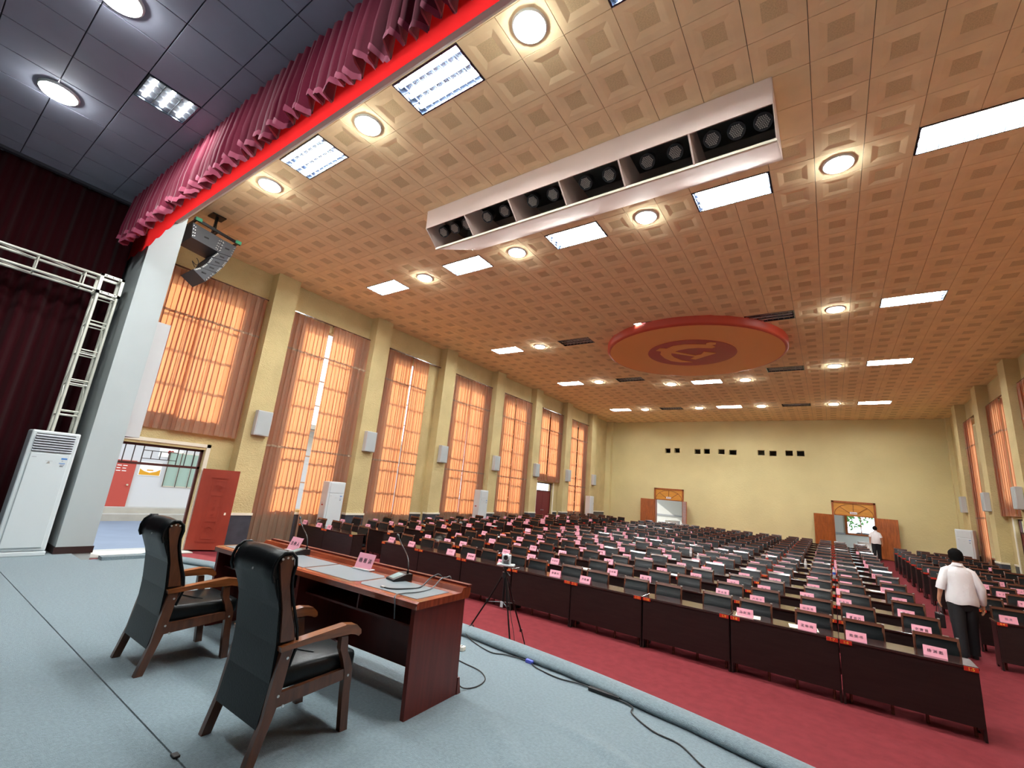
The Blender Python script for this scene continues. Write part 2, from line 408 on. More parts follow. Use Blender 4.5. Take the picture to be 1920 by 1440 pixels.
# ------------------------------------------------------------------ windows, curtains
wn = 0
def window(side, k):
    global wn; wn += 1
    a, c, z0, z1 = win_rect(k); X = XL - .20 if side == 'l' else XR + .20
    fr = MB(); t = .025
    for y in (a, c): fr.box(X - t, X + t, max(a, y - .03), min(c, y + .03), z0, z1)
    for y in (a + (c - a) / 3, a + 2 * (c - a) / 3): fr.box(X - t * .3, X + t * .3, y - .008, y + .008, z0, z1)
    nz = max(3, round((z1 - z0) / .8))
    for i in range(nz + 1):
        z = z0 + (z1 - z0) * i / nz; fr.box(X - t, X + t, a, c, max(z0, z - .018), min(z1, z + .018))
    o = struct(fr.build('window_%d' % wn, 'steel_frame'))
    g = MB(); g.box(X - .004, X + .004, a + .01, c - .01, z0 + .01, z1 - .01); g.build('pane', 'glass', o)
def pleat(y, ph, n=1.0): return 0.032 * math.sin(y * 2 * PI / 0.205 * n + ph + 1.3 * math.sin(y * 4.3 + ph)) + 0.012 * math.sin(y * 2 * PI / 0.43 + ph * 2)
def fold(y, ph): return 0.040 * math.sin(2 * (y * 2 * PI / 0.205 + ph + 1.3 * math.sin(y * 4.3 + ph)) + .6)
def curtain(side, y0, y1, z0, z1, label, group, swing=0.0, pull=0.0, dx=0.0):
    s = 1 if side == 'l' else -1; X = (XL + .05 + dx) if side == 'l' else (XR - .05 - dx)
    ph = random.uniform(0, 6); ny = max(10, int((y1 - y0) / .014)); zs = [z1, z1 - .05, z1 - .14, z1 - .6, (z0 + z1) / 2 + .7, (z0 + z1) / 2 - .7, z0 + .8, z0]
    root = thing('curtain', label, 'curtain', (X, (y0 + y1) / 2, z0), 0, group)
    def pt(yy, z, off=0.0):
        t = (z1 - z) / (z1 - z0); amp = 0.55 if z > z1 - .1 else 1.0
        sh = swing * (t ** 2) * ((yy - y0) / (y1 - y0) if swing < 0 else (y1 - yy) / (y1 - y0)) + pull * t * ((yy - y0) / (y1 - y0))
        edge = min(1, (yy - y0) / .06, (y1 - yy) / .06)
        return (s * (pleat(yy, ph + .5 * t) * amp + off + .012 * t), yy + sh + fold(yy, ph + .5 * t) * amp * edge - (y0 + y1) / 2, z - z0)
    b = MB(); ysl = [y0 + (y1 - y0) * i / ny for i in range(ny + 1)]
    b.sheet([[pt(y, z) for y in ysl] for z in zs]); b.build('cloth', 'curtain', root)
    bands = [z1 - 1.1] + ([z1 - 3.95] if z1 - z0 > 5 else [])
    for zb in bands:
        b = MB(); b.sheet([[pt(y, zz, .012) for y in ysl] for zz in (zb + .03, zb - .03)]); b.build('seam_band', 'curtain_seam', root)
    return root
def rod(side, y0, y1, z, lab):
    X = (XL + .11) if side == 'l' else (XR - .11)
    b = MB(); b.box(X - .02, X + .02, y0, y1, z, z + .03)
    for i in range(3):
        y = y0 + .2 + (y1 - y0 - .4) * i / 2; b.box(min(X, XL - .01) if side == 'l' else X, X if side == 'l' else XR + .01, y - .015, y + .015, z + .005, z + .025)
    tag(b.build('curtain_rail', 'chair_wood'), lab, 'rail', 'rails of the tall curtains')
for side in ('l', 'r'):
    wname = 'red-door wall' if side == 'l' else 'wall opposite red door'
    for k in (BAYS if side == 'l' else BAYS[1:]):
        window(side, k)
        a, c = bay(k); short = k in (-1, 4)
        if k == -1: a = 2.62
        z1 = 6.17; z0 = 2.27 if short else fl(a) + .02
        mid = (a + c) / 2 - .05; gap = {0: .10, 5: .06}.get(k, .0)
        nm = ORD[k + 1] + ' window from stage'
        kind = 'short' if short else 'long'
        if k == 5 and side == 'l':
            curtain(side, a + .12, mid - .02, z0, z1, f'{kind} orange-brown curtain, half nearer the stage, {nm}, {wname}', 'pleated window curtains')
            curtain(side, mid + .1, c - .05, z0, z1, f'{kind} orange-brown curtain, half farther from stage, {nm}, {wname}', 'pleated window curtains', swing=-.0, pull=0.0)
        else:
            ov = .03 if gap == 0 else 0
            curtain(side, a + .12, mid + ov - gap / 2, z0, z1, f'{kind} orange-brown curtain, half nearer the stage, {nm}, {wname}', 'pleated window curtains')
            curtain(side, mid - ov + gap / 2, c - (.72 if (k == 1 and side == 'l') else .05), z0, z1, f'{kind} orange-brown curtain, half farther from stage, {nm}, {wname}', 'pleated window curtains', dx=.085)
        rod(side, a + .08, c - .02, z1, f'dark curtain rail over the {nm}, {wname}')

# ------------------------------------------------------------------ back wall with door openings and projection ports
ports = []
for (px, w) in ((-8.575, .34), (-7.98, .34), (-6.72, .36), (-6.17, .36), (-5.32, .36), (-4.68, .42), (-3.16, .36), (-2.56, .36), (-1.75, .36), (-1.2, .36)):
    zc = 5.1 + .02 * math.sin(px * 3); ports.append((px - w / 2, px + w / 2, zc - .15, zc + .15))
DLx, DRx = (-9.41, -7.56), (0.05, 1.90)
ZD0, ZD1, ZD2 = fl(YB), 1.93, 2.65
holesB = ports + [(DLx[0] + .06, DLx[1] - .06, F0 - .3, ZD2 - .04), (DRx[0] + .06, DRx[1] - .06, F0 - .3, ZD2 - .04)]
wb = wall('wall_back', 'stucco_plain', 'y', YB, YB + .3, XL - .3, XR + .3, F0 - .3, ZC + .1, holesB)
b = MB(); b.box(XL - .3, XR + .3, 33.0, 33.2, 3.6, 7.2); b.box(XL - .3, XR + .3, YB + .3, 33.2, 7.0, 7.2); b.box(XL - .3, XL - .1, YB + .3, 33.2, 3.6, 7.2); b.box(XR + .1, XR + .3, YB + .3, 33.2, 3.6, 7.2); b.box(XL - .3, XR + .3, YB + .3, 33.2, 3.58, 3.72)
struct(b.build('wall_projection_room', 'lobby_wall'))
# ------------------------------------------------------------------ ceilings
VX0, VX1, VY0, VY1 = -6.40, -0.29, 5.43, 6.63          # opening of the ceiling void over the trough
b = MB(); za, zb = ZC + .098, ZC + .25
b.box(XL - .3, XR + .3, 2.08, VY0, za, zb); b.box(XL - .3, XR + .3, VY1, YB + .4, za, zb); b.box(XL - .3, VX0, VY0, VY1, za, zb); b.box(VX1, XR + .3, VY0, VY1, za, zb)
b.box(VX0 - .6, VX1 + .6, 4.6, 9.0, 8.4, 8.5)
b.box(VX0 - .6, VX1 + .6, 4.5, 4.6, za, 8.5); b.box(VX0 - .6, VX1 + .6, 9.0, 9.1, za, 8.5); b.box(VX0 - .7, VX0 - .6, 4.5, 9.1, za, 8.5); b.box(VX1 + .6, VX1 + .7, 4.5, 9.1, za, 8.5)
ceil = struct(b.build('ceiling', 'concrete'))
TP, TX0, TY0 = 0.606, 0.122, 3.0
TROFF = []   # (x0, y0, on)
cols = [-18, -13, -8, -3, 2]
for c in cols:
    if c in (-13, -8, -3): TROFF.append((c, 0, True))
    TROFF.append((c, 7, True))
    TROFF.append((c, 16 if c == -8 else 17, c not in (-13, -3)))
    TROFF.append((c, 28 if c == -8 else 26, c not in (-13, -3)))
    TROFF.append((c, 37, c not in (-13, -3)))
ROUNDS = []
for c in (-15, -10, -5, 0):
    for r in (0, 7, 17, 26 if c in (-15, 0) else 28, 37):
        if r == 17 and c in (-10, -5): continue
        if r == 0 and c == 0: continue
        ROUNDS.append((c, r))
used = set()
for (c, r, on) in TROFF: used |= {(c, r), (c + 1, r)}
def tile_mb(cx=0, cy=0, cz=0, b=None):
    b = b or MB(); R = (0.2995, 0.205, 0.125); Z = (0, 0.004, 0.011)
    vs = []
    for r, z in ((R[0], .02), (R[0], 0), (R[1], 0.001), (R[2], Z[2])):
        vs += [(cx - r, cy - r, cz + z), (cx + r, cy - r, cz + z), (cx + r, cy + r, cz + z), (cx - r, cy + r, cz + z)]
    fs = [(4 * i + k, 4 * i + (k + 1) % 4, 4 * i + 4 + (k + 1) % 4, 4 * i + 4 + k) for i in range(3) for k in range(4)]
    b.add(vs, fs, 0); b.add(vs[12:], [(0, 1, 2, 3)], 1); return b
tile_me = tile_mb().mesh('ceiling_tile', ['tile', 'tile_centre'])
BX0, BX1, BY0, BY1 = -6.41, -0.28, 5.40, 7.08      # ceiling light trough footprint
cells = []
i0, i1 = math.floor((XL - TX0) / TP), math.ceil((XR - TX0) / TP)
for i in range(i0, i1):
    for j in range(-1, math.ceil((YB - TY0) / TP)):
        if (i, j) in used or (j in (4, 5) and -11 <= i <= -1): continue
        cx, cy = TX0 + (i + .5) * TP, TY0 + (j + .5) * TP
        d = Vector((cx, cy, ZC - CAMZ)); p = d.dot(_fwd)
        vis = p > .5 and abs(d.dot(_r2) / p) < 1.2 and abs(d.dot(_u2) / p) < .92
        cells.append((not vis, d.length, cx, cy))
cells.sort(); bs = MB()
for q, (nv, dl, cx, cy) in enumerate(cells):
    tilt = random.uniform(-.004, .004)
    if q < 290: link('ceiling_tile', tile_me, ceil, (cx, cy, ZC + random.uniform(0, .003)))
    else: tile_mb(cx, cy, ZC, bs)
o = bs.build('ceiling_tile_field', ['tile', 'tile_centre'], ceil); o['kind'] = 'stuff'
b = MB(); b.box(-11.02, 3.42, -4.32, 2.1, ZS + .03, ZS + .15)
sceil = struct(b.build('ceiling_stage', 'stage_grid'))
MB().box(-10.79, -10.70, -4.2, 2.08, ZS - .05, ZS + .03).build('cornice', 'stage_grid', sceil)
SX0, SY0, SP = -6.765, 0.918, 0.602
st_me = MB().cbox(-.296, .296, -.296, .296, 0, .03, .004).mesh('ceiling_tile', 'stage_tile')
for i in range(-7, 17):
    for j in range(-8, 2):
        if (i, j) == (-1, 0): continue
        cx, cy = SX0 + (i + .5) * SP, SY0 + (j + .5) * SP
        if -10.9 < cx < 3.3: link('ceiling_tile', st_me, sceil, (cx, cy, ZS))
for (nm, x0, x1, y0, y1) in (('wall_stage_left', -11.2, -11.02, -4.5, 2.1), ('wall_stage_right', 3.42, 3.6, -4.5, 2.1), ('wall_stage_back', -11.2, 3.6, -4.5, -4.32)):
    b = MB(); b.box(x0, x1, y0, y1, F0 - .25, ZC); struct(b.build(nm, 'stage_grid'))
# ------------------------------------------------------------------ proscenium
for (xa, xb, nm) in ((-12.9, -10.0, 'wall_proscenium_left'), (2.46, 5.2, 'wall_proscenium_right')):
    b = MB(); b.box(xa, xb, 2.1, 2.55, F0 - .2, ZC + .11); o = struct(b.build(nm, 'white_paint'))
    b = MB(); b.box(xa, -9.985, 2.085, 2.565, 0.001, .105) if xb < 0 else b.box(2.445, xb, 2.085, 2.565, 0.001, .105); b.build('plinth', 'dark_wood_base', o)
b = MB(); b.prism([(2.1, 6.02), (2.42, 6.02), (2.47, 6.07), (2.47, ZC + .11), (2.1, ZC + .11)], 'x', -10.02, 2.48)
struct(b.build('trim_1', 'white_soffit'))
# ------------------------------------------------------------------ rear doors
def moulded_leaf(w, h, parent, loc, rz, m='door_wood'):
    leaf = link('door_leaf', MB().box(0, w, -.02, .02, 0, h).mesh('door_leaf', m), parent, loc, rz)
    y0 = h * .56; cw = (w - .16) / 4
    for side in (-1, 1):
        ya, yb = sorted((side * .018, side * .03))
        for i in range(4):
            x = .08 + i * cw
            for (za, zb) in [(y0 + j * (h * .40 / 5) + .012, y0 + (j + 1) * (h * .40 / 5) - .012) for j in range(5)] + [(.15, y0 - .04)]:
                MB().cbox(x + .015, x + cw - .015, ya, yb, za, zb, .004).build('raised_panel', m, leaf)
    return leaf
dn = 0
def rear_door(x0, x1, lab, angL, angR):
    global dn; dn += 1
    b = MB(); t = .09
    b.box(x0, x0 + t, YB - .05, YB + .33, ZD0 - .02, ZD2); b.box(x1 - t, x1, YB - .05, YB + .33, ZD0 - .02, ZD2); b.box(x0, x1, YB - .05, YB + .33, ZD2 - t, ZD2)
    b.box(x0 + t, x1 - t, YB - .04, YB + .04, ZD1 - .03, ZD1 + .02)
    d = struct(b.build('door_%d' % dn, 'door_wood'))
    MB().box(x0 + t, x1 - t, YB - .01, YB + .03, ZD1, ZD2 - t).build('transom_panel', 'door_wood_light', d)
    cx = (x0 + x1) / 2; r = MB(); R = (x1 - x0) / 2 - t - .02; H = ZD2 - t - ZD1 - .06
    arc = lambda f: [(cx + f * R * math.cos(PI * k / 24), YB - .015, ZD1 + .02 + f * H * math.sin(PI * k / 24)) for k in range(25)]
    A = arc(1.0)
    for p, q in zip(A, A[1:]): r.bar(p, q, .02, .022)
    for an in (45, 90, 135):
        r.bar((cx + .18 * math.cos(math.radians(an)), YB - .015, ZD1 + .1), (cx + R * math.cos(math.radians(an)), YB - .015, ZD1 + .02 + H * math.sin(math.radians(an))), .02, .022)
    r.build('fan_moulding', 'door_wood_line', d)
    s = MB(); s.box(cx - .15, cx + .15, YB - .045, YB - .035, ZD1 + .08, ZD1 + .19); so = s.build('exit_plate', 'poster_white', d)
    te = MB()
    for i in range(4): te.box(cx - .11 + i * .06, cx - .11 + i * .06 + .035, YB - .047, YB - .0445, ZD1 + .11, ZD1 + .16)
    te.build('plate_text', 'switch_red', so)
    h = ZD1 - ZD0 - .05
    for (hx, rz) in ((x0 + .03, PI + math.radians(angL)), (x1 - .03, -math.radians(angR))):
        moulded_leaf(.86, h, d, (hx, YB - .075, ZD0 + .03), rz)
rear_door(DLx[0], DLx[1], 'rear doorway closer to the red-door wall', 10, 62)
rear_door(DRx[0], DRx[1], 'rear doorway the far man walks to', 15, 14)
# ------------------------------------------------------------------ side doors
def side_door(side, rect, lab, openleaf):
    global dn; dn += 1
    y0, y1, z0, z1 = rect; s = 1 if side == 'l' else -1; X = XL if side == 'l' else XR
    zt = z1 - .45
    xa, xb = sorted((X - s * .16, X - s * .10))
    b = MB(); t = .055
    b.box(xa, xb, y0, y0 + t, z0, z1); b.box(xa, xb, y1 - t, y1, z0, z1); b.box(xa, xb, y0, y1, z1 - t, z1); b.box(xa, xb, y0, y1, zt - t / 2, zt + t / 2)
    d = struct(b.build('door_%d' % dn, 'frame_dark'))
    # white architrave round the opening on the hall side
    b = MB(); xa2, xb2 = sorted((X - s * .01, X + s * .025))
    b.box(xa2, xb2, y0 - .10, y0 - .01, z0, z1 + .14); b.box(xa2, xb2, y1 + .01, y1 + .10, z0, z1 + .14); b.box(xa2, xb2, y0 - .10, y1 + .10, z1 + .06, z1 + .14)
    b.build('architrave', 'trim_white', d)
    # transom grille
    xm = (xa + xb) / 2; n = 10; g = MB(); w = (y1 - y0) / n; h0, h1 = zt + t / 2, z1 - t
    for i in range(1, n):
        y = y0 + i * w
        if 4 <= i <= 6:
            g.box(xm - .008, xm + .008, y - .008, y + .008, h0 + .25 * (h1 - h0), h0 + .75 * (h1 - h0))
        else: g.box(xm - .009, xm + .009, y - .009, y + .009, h0, h1)
    for q in (.25, .75): g.box(xm - .008, xm + .008, y0 + 3 * w, y0 + 7 * w, h0 + q * (h1 - h0) - .008, h0 + q * (h1 - h0) + .008)
    g.build('transom_grille', 'grille', d)
    if not openleaf:
        for (a, c) in ((y0 + t, (y0 + y1) / 2 - .004), ((y0 + y1) / 2 + .004, y1 - t)):
            l = MB().box(xm - .02, xm + .02, a, c, z0 + .02, zt - t / 2).build('door_leaf', 'dark_red_door', d)
            hy = c - .09 if a < (y0 + y1) / 2 - .2 else a + .09
            MB().cyl((xm + s * .02 - (0 if s > 0 else .05), hy, z0 + 1.0), .022, .05, 10, axis='x').build('door_knob', 'silver', l)
    return d
d1 = side_door('l', DOOR1, 'open', True)
MB().box(-13.3, -12.35, DOOR1[0] - .1, DOOR1[1] + .1, F0 - .05, F0 + .02).build('door_sill', 'concrete', d1)
side_door('l', door4(), 'closed', False)
side_door('r', door4(), 'closed', False)
# open red leaf with pressed ornament, swung back against the pilaster
LW, LH = .80, 1.91
ang = math.atan2(.72, .34)
leaf = link('door_leaf', MB().box(0, LW, -.02, .02, 0, LH).mesh('door_leaf', 'red_door'), d1, (-12.70, 4.93, F0 + .035), ang)
def ridge(poly, closed=True, r=.011):
    b = MB(); pts = [(p[0], -.021, p[1]) for p in poly] + ([(poly[0][0], -.021, poly[0][1])] if closed else [])
    for p, q in zip(pts, pts[1:]): b.bar(p, q, 2 * r, r * 1.4)
    return b
def rect(x0, x1, z0, z1): return [(x0, z0), (x1, z0), (x1, z1), (x0, z1)]
for R in (rect(.20, .60, .18, 1.72), rect(.22, .58, .20, 1.70), rect(.28, .52, .26, 1.64)): ridge(R).build('pressed_border', 'red_door_line', leaf)
for z in (.66, 1.28): ridge([(.28, z), (.52, z)], False).build('pressed_border', 'red_door_line', leaf)
for z in (.46, 1.46):
    for k in range(8):
        a = 2 * PI * k / 8; cx, cz = .40 + .058 * math.cos(a), z + .058 * math.sin(a)
        ridge([(cx + .026 * math.cos(2 * PI * j / 8), cz + .026 * math.sin(2 * PI * j / 8)) for j in range(8)], True, .008).build('petal', 'red_door_line', leaf)
    ridge([(.40 + .022 * math.cos(2 * PI * j / 8), z + .022 * math.sin(2 * PI * j / 8)) for j in range(8)], True, .008).build('petal', 'red_door_line', leaf)
for z in (.80, .97, 1.14):
    ridge(rect(.365, .435, z - .035, z + .035), True, .008).build('pressed_square', 'red_door_line', leaf)
    ridge(rect(.385, .415, z - .015, z + .015), True, .008).build('pressed_square', 'red_door_line', leaf)

# ------------------------------------------------------------------ stage drapes, valance, red band
def drape(name, pts, z0, z1, m, label, per=.22, amp=.05):
    b = MB(); L = math.hypot(pts[1][0] - pts[0][0], pts[1][1] - pts[0][1]); n = int(L / .035)
    ux, uy = (pts[1][0] - pts[0][0]) / L, (pts[1][1] - pts[0][1]) / L
    def P(t, z):
        o = amp * math.sin(t * 2 * PI / per) + amp * .5 * math.sin(t * 2 * PI / (per * 2.7) + 1)
        return (pts[0][0] + ux * t - uy * o, pts[0][1] + uy * t + ux * o, z)
    b.sheet([[P(L * i / n, z) for i in range(n + 1)] for z in (z1, (z0 + z1) / 2, z0)])
    return tag(b.build(name, m), label, 'drape', 'dark drapes round the stage')
drape('wing_drape', ((-10.85, -4.1), (-10.85, 2.03)), 0.01, ZS + .02, 'maroon', 'deep maroon pleated wing drape behind the silver truss')
drape('stage_drape', ((-10.6, -4.15), (3.2, -4.15)), 0.01, ZS + .02, 'maroon', 'deep maroon drape across the rear of the stage')
drape('wing_drape', ((3.2, -4.1), (3.2, 2.0)), 0.01, ZS + .02, 'maroon', 'deep maroon wing drape on the side away from the truss')
val = thing('stage_valance', 'magenta velvet valance with gathered pleats and fringe under the stage ceiling', 'valance', (0, 1.80, 5.3))
X0V, X1V = -10.35, 3.0; n = int((X1V - X0V) / .022)
def vp(x, z, k):
    a = .02 if k == 0 else (.05 if k == 1 else .075)
    o = a * math.sin(x * 2 * PI / .165 + 1.8 * math.sin(x * 2.9) + .9 * math.sin(x * 7.1)) + .35 * a * math.sin(x * 2 * PI / .083 + 2 * math.sin(x * 2.3))
    return (x, o, z - 5.3)
def hem(x): return 5.36 + .045 * math.sin(x * 2 * PI / .42 + 1.1 * math.sin(x * 1.3)) + .03 * math.sin(x * 2 * PI / .21 + 2)
xsv = [X0V + (X1V - X0V) * i / n for i in range(n + 1)]
b = MB(); b.sheet([[vp(x, ZS + .03, 0) for x in xsv], [vp(x, 6.0, 1) for x in xsv], [vp(x, 5.65, 2) for x in xsv], [vp(x, hem(x), 2) for x in xsv]])
b.build('velvet_cloth', 'velvet', val)
b = MB(); g = [[], [], []]
for i, x in enumerate(xsv):
    p = vp(x, hem(x), 2); g[0].append((p[0], p[1] - .006, p[2] + .05)); g[1].append((p[0], p[1] - .012, p[2])); g[2].append((p[0], p[1] - .01, p[2] - (.035 if i % 2 else .02)))
b.sheet(g); b.build('fringe_trim', 'fringe', val)
b = MB(); n = 420; top, bot = [], []
for i in range(n + 1):
    x = -10.95 + 13.9 * i / n
    zb = 5.43 if x > -8.6 else 5.43 - .13 * min(1, (-8.6 - x) / 1.2) - .05 * abs(math.sin((x + 8.6) * PI / .42))
    top.append((x, 2.045, 6.315)); bot.append((x, 2.045, zb))
b.sheet([top, bot])
tag(b.build('pelmet_band', 'red_band'), 'flat bright red pelmet cloth behind the fringed valance', 'pelmet')

# ------------------------------------------------------------------ lamps
def troffer_parts(root, w, d, on, ntube, cross):
    h = .085; b = MB(); t = .022
    b.box(0, w, 0, t, -.008, .0); b.box(0, w, d - t, d, -.008, 0); b.box(0, t, t, d - t, -.008, 0); b.box(w - t, w, t, d - t, -.008, 0)
    b.box(0, w, 0, .006, 0, h); b.box(0, w, d - .006, d, 0, h); b.box(0, .006, 0, d, 0, h); b.box(w - .006, w, 0, d, 0, h); b.box(0, w, 0, d, h, h + .006)
    b.build('housing', 'housing', root)
    for i in range(ntube):
        y = d * (i + .5) / ntube
        MB().tube([(.05, y, .045), (w - .05, y, .045)], .027, 10).build('tube', 'tube_on' if on else 'tube_off', root)
    lv = MB()
    for i in range(1, ntube): lv.box(t, w - t, d * i / ntube - .006, d * i / ntube + .006, -.002, .010)
    for i in range(1, cross): lv.box(w * i / cross - .0035, w * i / cross + .0035, t, d - t, -.002, .022)
    lv.build('louvre', 'louvre', root)
protos = {}
rowname = {0: 'nearest the red pelmet', 7: 'just beyond the long trough', 16: 'touching the emblem rim', 17: 'level with the emblem\'s stage side', 26: 'beyond the round ceiling emblem', 28: 'just beyond the emblem towards the rear', 37: 'nearest the rear wall'}
for (c, r, on) in TROFF:
    lab = f'{"lit" if on else "unlit"} louvred ceiling light {rowname[r]}, {ORD[cols.index(c)]} from red-door wall'
    loc = (TX0 + c * TP + .003, TY0 + r * TP + .003, ZC)
    if on not in protos:
        protos[on] = thing('ceiling_light', lab, 'light', loc, 0, 'louvred ceiling lights of the hall'); troffer_parts(protos[on], 1.206, .6, on, 3, 9)
    else: copy_tree(protos[on], loc, 0, lab)
o = thing('ceiling_light', 'square louvred light in the grey stage ceiling', 'light', (SX0 - SP + .004, SY0 + .004, ZS)); troffer_parts(o, .594, .594, True, 3, 4)
def round_light(loc, lab, grp):
    o = thing('ceiling_lamp', lab, 'lamp', loc, 0, grp)
    b = MB(); prof = [(.215, 0), (.215, -.02), (.205, -.032), (.188, -.034)]
    seg = 28; b.loft([[(r * math.cos(2 * PI * k / seg), r * math.sin(2 * PI * k / seg), z) for k in range(seg)] for r, z in prof], cap=False); b.build('rim', 'rim', o)
    b = MB(); dome = [(.19 * math.cos(t), -.034 - .040 * math.sin(t)) for t in (0, .2, .45, .75, 1.05, 1.35)]
    b.loft([[(r * math.cos(2 * PI * k / seg), r * math.sin(2 * PI * k / seg), z) for k in range(seg)] for r, z in dome]); b.build('diffuser', 'round_on', o)
    return o
rp = None
rcols = [-15, -10, -5, 0]
for (c, r) in ROUNDS:
    loc = (TX0 + (c + .5) * TP, TY0 + (r + .5) * TP, ZC + .012)
    lab = f'round ceiling lamp {rowname[r]}, {ORD[rcols.index(c)]} from red-door wall'
    if rp is None: rp = round_light(loc, lab, 'round ceiling lamps of the hall')
    else: copy_tree(rp, loc, 0, lab)
copy_tree(rp, (-8.29, .36, ZS + .002), 0, 'round lamp in the grey stage ceiling, closer to the wing drape', 'round lamps of the stage ceiling')
copy_tree(rp, (-5.87, .40, ZS + .002), 0, 'round lamp in the grey stage ceiling, farther from the wing drape', 'round lamps of the stage ceiling')
o = copy_tree(rp, (-3.46, .40, ZS + .002), 0, 'added unseen round lamp continuing the stage ceiling row, above the armchairs', 'round lamps of the stage ceiling')
o.name = 'added_lamp_offscreen'  # unseen lamp added to brighten the stage, spaced on from the visible row
for c_ in o.children:
    if c_.name.startswith('diffuser'): c_.name = 'diffuser_offscreen'

# ------------------------------------------------------------------ long ceiling trough with stage spotlights
tr = thing('lighting_trough', 'long white ceiling trough open to the stage with black bays', 'light trough', (BX0, BY0, ZC - .004))
A, B_, C_, E_ = (0, 0.0), (.02, -.39), (.37, -.67), (1.66, 0.0)
TL = BX1 - BX0; nb = 6
for i in range(nb):
    xa, xb = TL * i / nb + .003, TL * (i + 1) / nb - .003
    MB().prism([A, B_, (B_[0] + .015, B_[1]), (A[0] + .015, A[1])], 'x', xa, xb).build('front_panel', 'box_white', tr)
    MB().prism([C_, E_, (E_[0] - .035, E_[1]), (C_[0] - .005, C_[1] + .02)], 'x', xa, xb).build('soffit_panel', 'box_white', tr)
for i in range(nb + 1):
    x = TL * i / nb; MB().prism([A, B_, C_, E_], 'x', max(0, x - .012), min(TL, x + .012)).build('divider' if 0 < i < nb else 'end_panel', 'box_white', tr)
for (xa, xb) in ((TX0 - 11 * TP + .003, BX0), (BX1, TX0 - .003)):
    for j in (4, 5): MB().box(xa, xb, TY0 + j * TP + .003, TY0 + (j + 1) * TP - .003, ZC, ZC + .02).build('ceiling_tile', 'tile', ceil)
b = MB(); b.prism([(C_[0] - .02, C_[1] - .012), (C_[0] + .02, C_[1] - .006), (C_[0] + .02, C_[1] + .03), (C_[0] - .02, C_[1] + .03)], 'x', 0, TL); b.build('lip', 'trim_white', tr)
nrm = Vector((0, -.62, -.78)); tgt = nrm.to_track_quat('-Z', 'Y')
spot_me = None
k = 0
for i in range(nb):
    for fx in ((.25, .55, .86) if i in (0, nb - 1) else (.36, .76)):
        k += 1; x = BX0 + TL * (i + fx) / nb; cpos = Vector((x, BY0 + .19, ZC - .50)) - nrm * .13
        lab = f'black spotlight with honeycomb lamp cluster in the trough, {ORD[k-1]} from the red-door end'
        o = thing('stage_spotlight', lab, 'spotlight', cpos, 0, 'spotlights in the ceiling trough'); o.rotation_euler = tgt.to_euler()
        if spot_me is None:
            can = MB(); can.cyl((0, 0, 0), .115, .16, 20, r2=.10); can.cyl((0, 0, -.004), .105, .006, 20)
            led = MB()
            for a in range(-3, 4):
                for c in range(-3, 4):
                    if abs(a + c) <= 3: led.cyl((.0262 * (a + c / 2), .0262 * c * .866, -.010), .0105, .008, 6)
            spot_me = (can.mesh('can', 'par_black'), led.mesh('lamp_cluster', 'led'))
        link('can', spot_me[0], o); link('lamp_cluster', spot_me[1], o)

# ------------------------------------------------------------------ round ceiling emblem
em = thing('ceiling_emblem', 'large round orange ceiling disc with red centre and hammer-and-sickle emblem', 'emblem', (-3.62, 15.52, 6.74))
b = MB(); seg = 64
prof = [(2.87, .30), (2.87, .06), (2.83, .012), (2.76, 0.0)]
b.loft([[(r * math.cos(2 * PI * k / seg), r * math.sin(2 * PI * k / seg), z) for k in range(seg)] for r, z in prof], cap=False); b.build('rim', 'emblem_edge', em)
b = MB(); b.cyl((0, 0, 0.0), 2.77, .27, seg); b.build('disc', 'emblem_gold', em)
b = MB(); b.cyl((0, -.13, -.008), 1.42, .012, 48); b.build('red_field', 'emblem_red', em)
P1 = [(-4.61, 14.68), (-4.41, 14.48), (-4.22, 14.58), (-3.94, 14.38), (-3.6, 14.34), (-3.26, 14.44), (-2.97, 14.57), (-2.93, 14.44), (-2.79, 14.4), (-2.66, 14.5), (-2.7, 14.66), (-2.82, 14.69), (-2.75, 14.89), (-2.88, 14.99), (-3.25, 14.82), (-3.57, 14.78), (-3.9, 14.86), (-4.19, 15.07), (-4.26, 15.29), (-4.24, 15.61), (-4.09, 16.0), (-3.79, 16.34), (-4.22, 16.21), (-4.46, 15.98), (-4.58, 15.58), (-4.59, 15.11), (-4.47, 14.81)]
P2 = [(-4.15, 14.86), (-3.52, 15.59), (-3.32, 15.53), (-3.18, 15.28), (-2.85, 15.54), (-3.63, 16.04), (-3.75, 15.9), (-3.57, 15.7), (-4.22, 15.06)]
for nm, P, zz in (('sickle', P1, -.02), ('hammer', P2, -.022)):
    MB().prism([(p[0] + 3.62, p[1] - 15.52) for p in P], 'z', zz, 0).build(nm, 'emblem_gold', em)

# ------------------------------------------------------------------ line array speakers by the proscenium
la = thing('line_array', 'black hanging line array of curved loudspeakers beside the white pillar', 'loudspeaker', (-10.98, 3.3, 5.05))
def el(poly, name, m='speaker_black', w=.33):
    P = [(y - 3.3, z - 5.05) for y, z in poly]
    o = MB().prism(P, 'x', -w, w).build(name, m, la)
    cy, cz = sum(p[0] for p in P) / len(P), sum(p[1] for p in P) / len(P)
    return o, P, cy, cz
els = [[(2.81, 6.48), (3.415, 6.40), (3.375, 6.09), (2.85, 6.15)], [(3.42, 6.40), (3.70, 6.38), (3.65, 6.10), (3.38, 6.08)],
       [(3.38, 6.07), (3.645, 6.09), (3.61, 5.97), (3.29, 5.92)], [(3.29, 5.91), (3.605, 5.96), (3.55, 5.80), (3.24, 5.74)],
       [(3.235, 5.735), (3.545, 5.79), (3.46, 5.62), (3.15, 5.60)], [(3.145, 5.595), (3.455, 5.61), (3.30, 5.34), (3.03, 5.50)]]
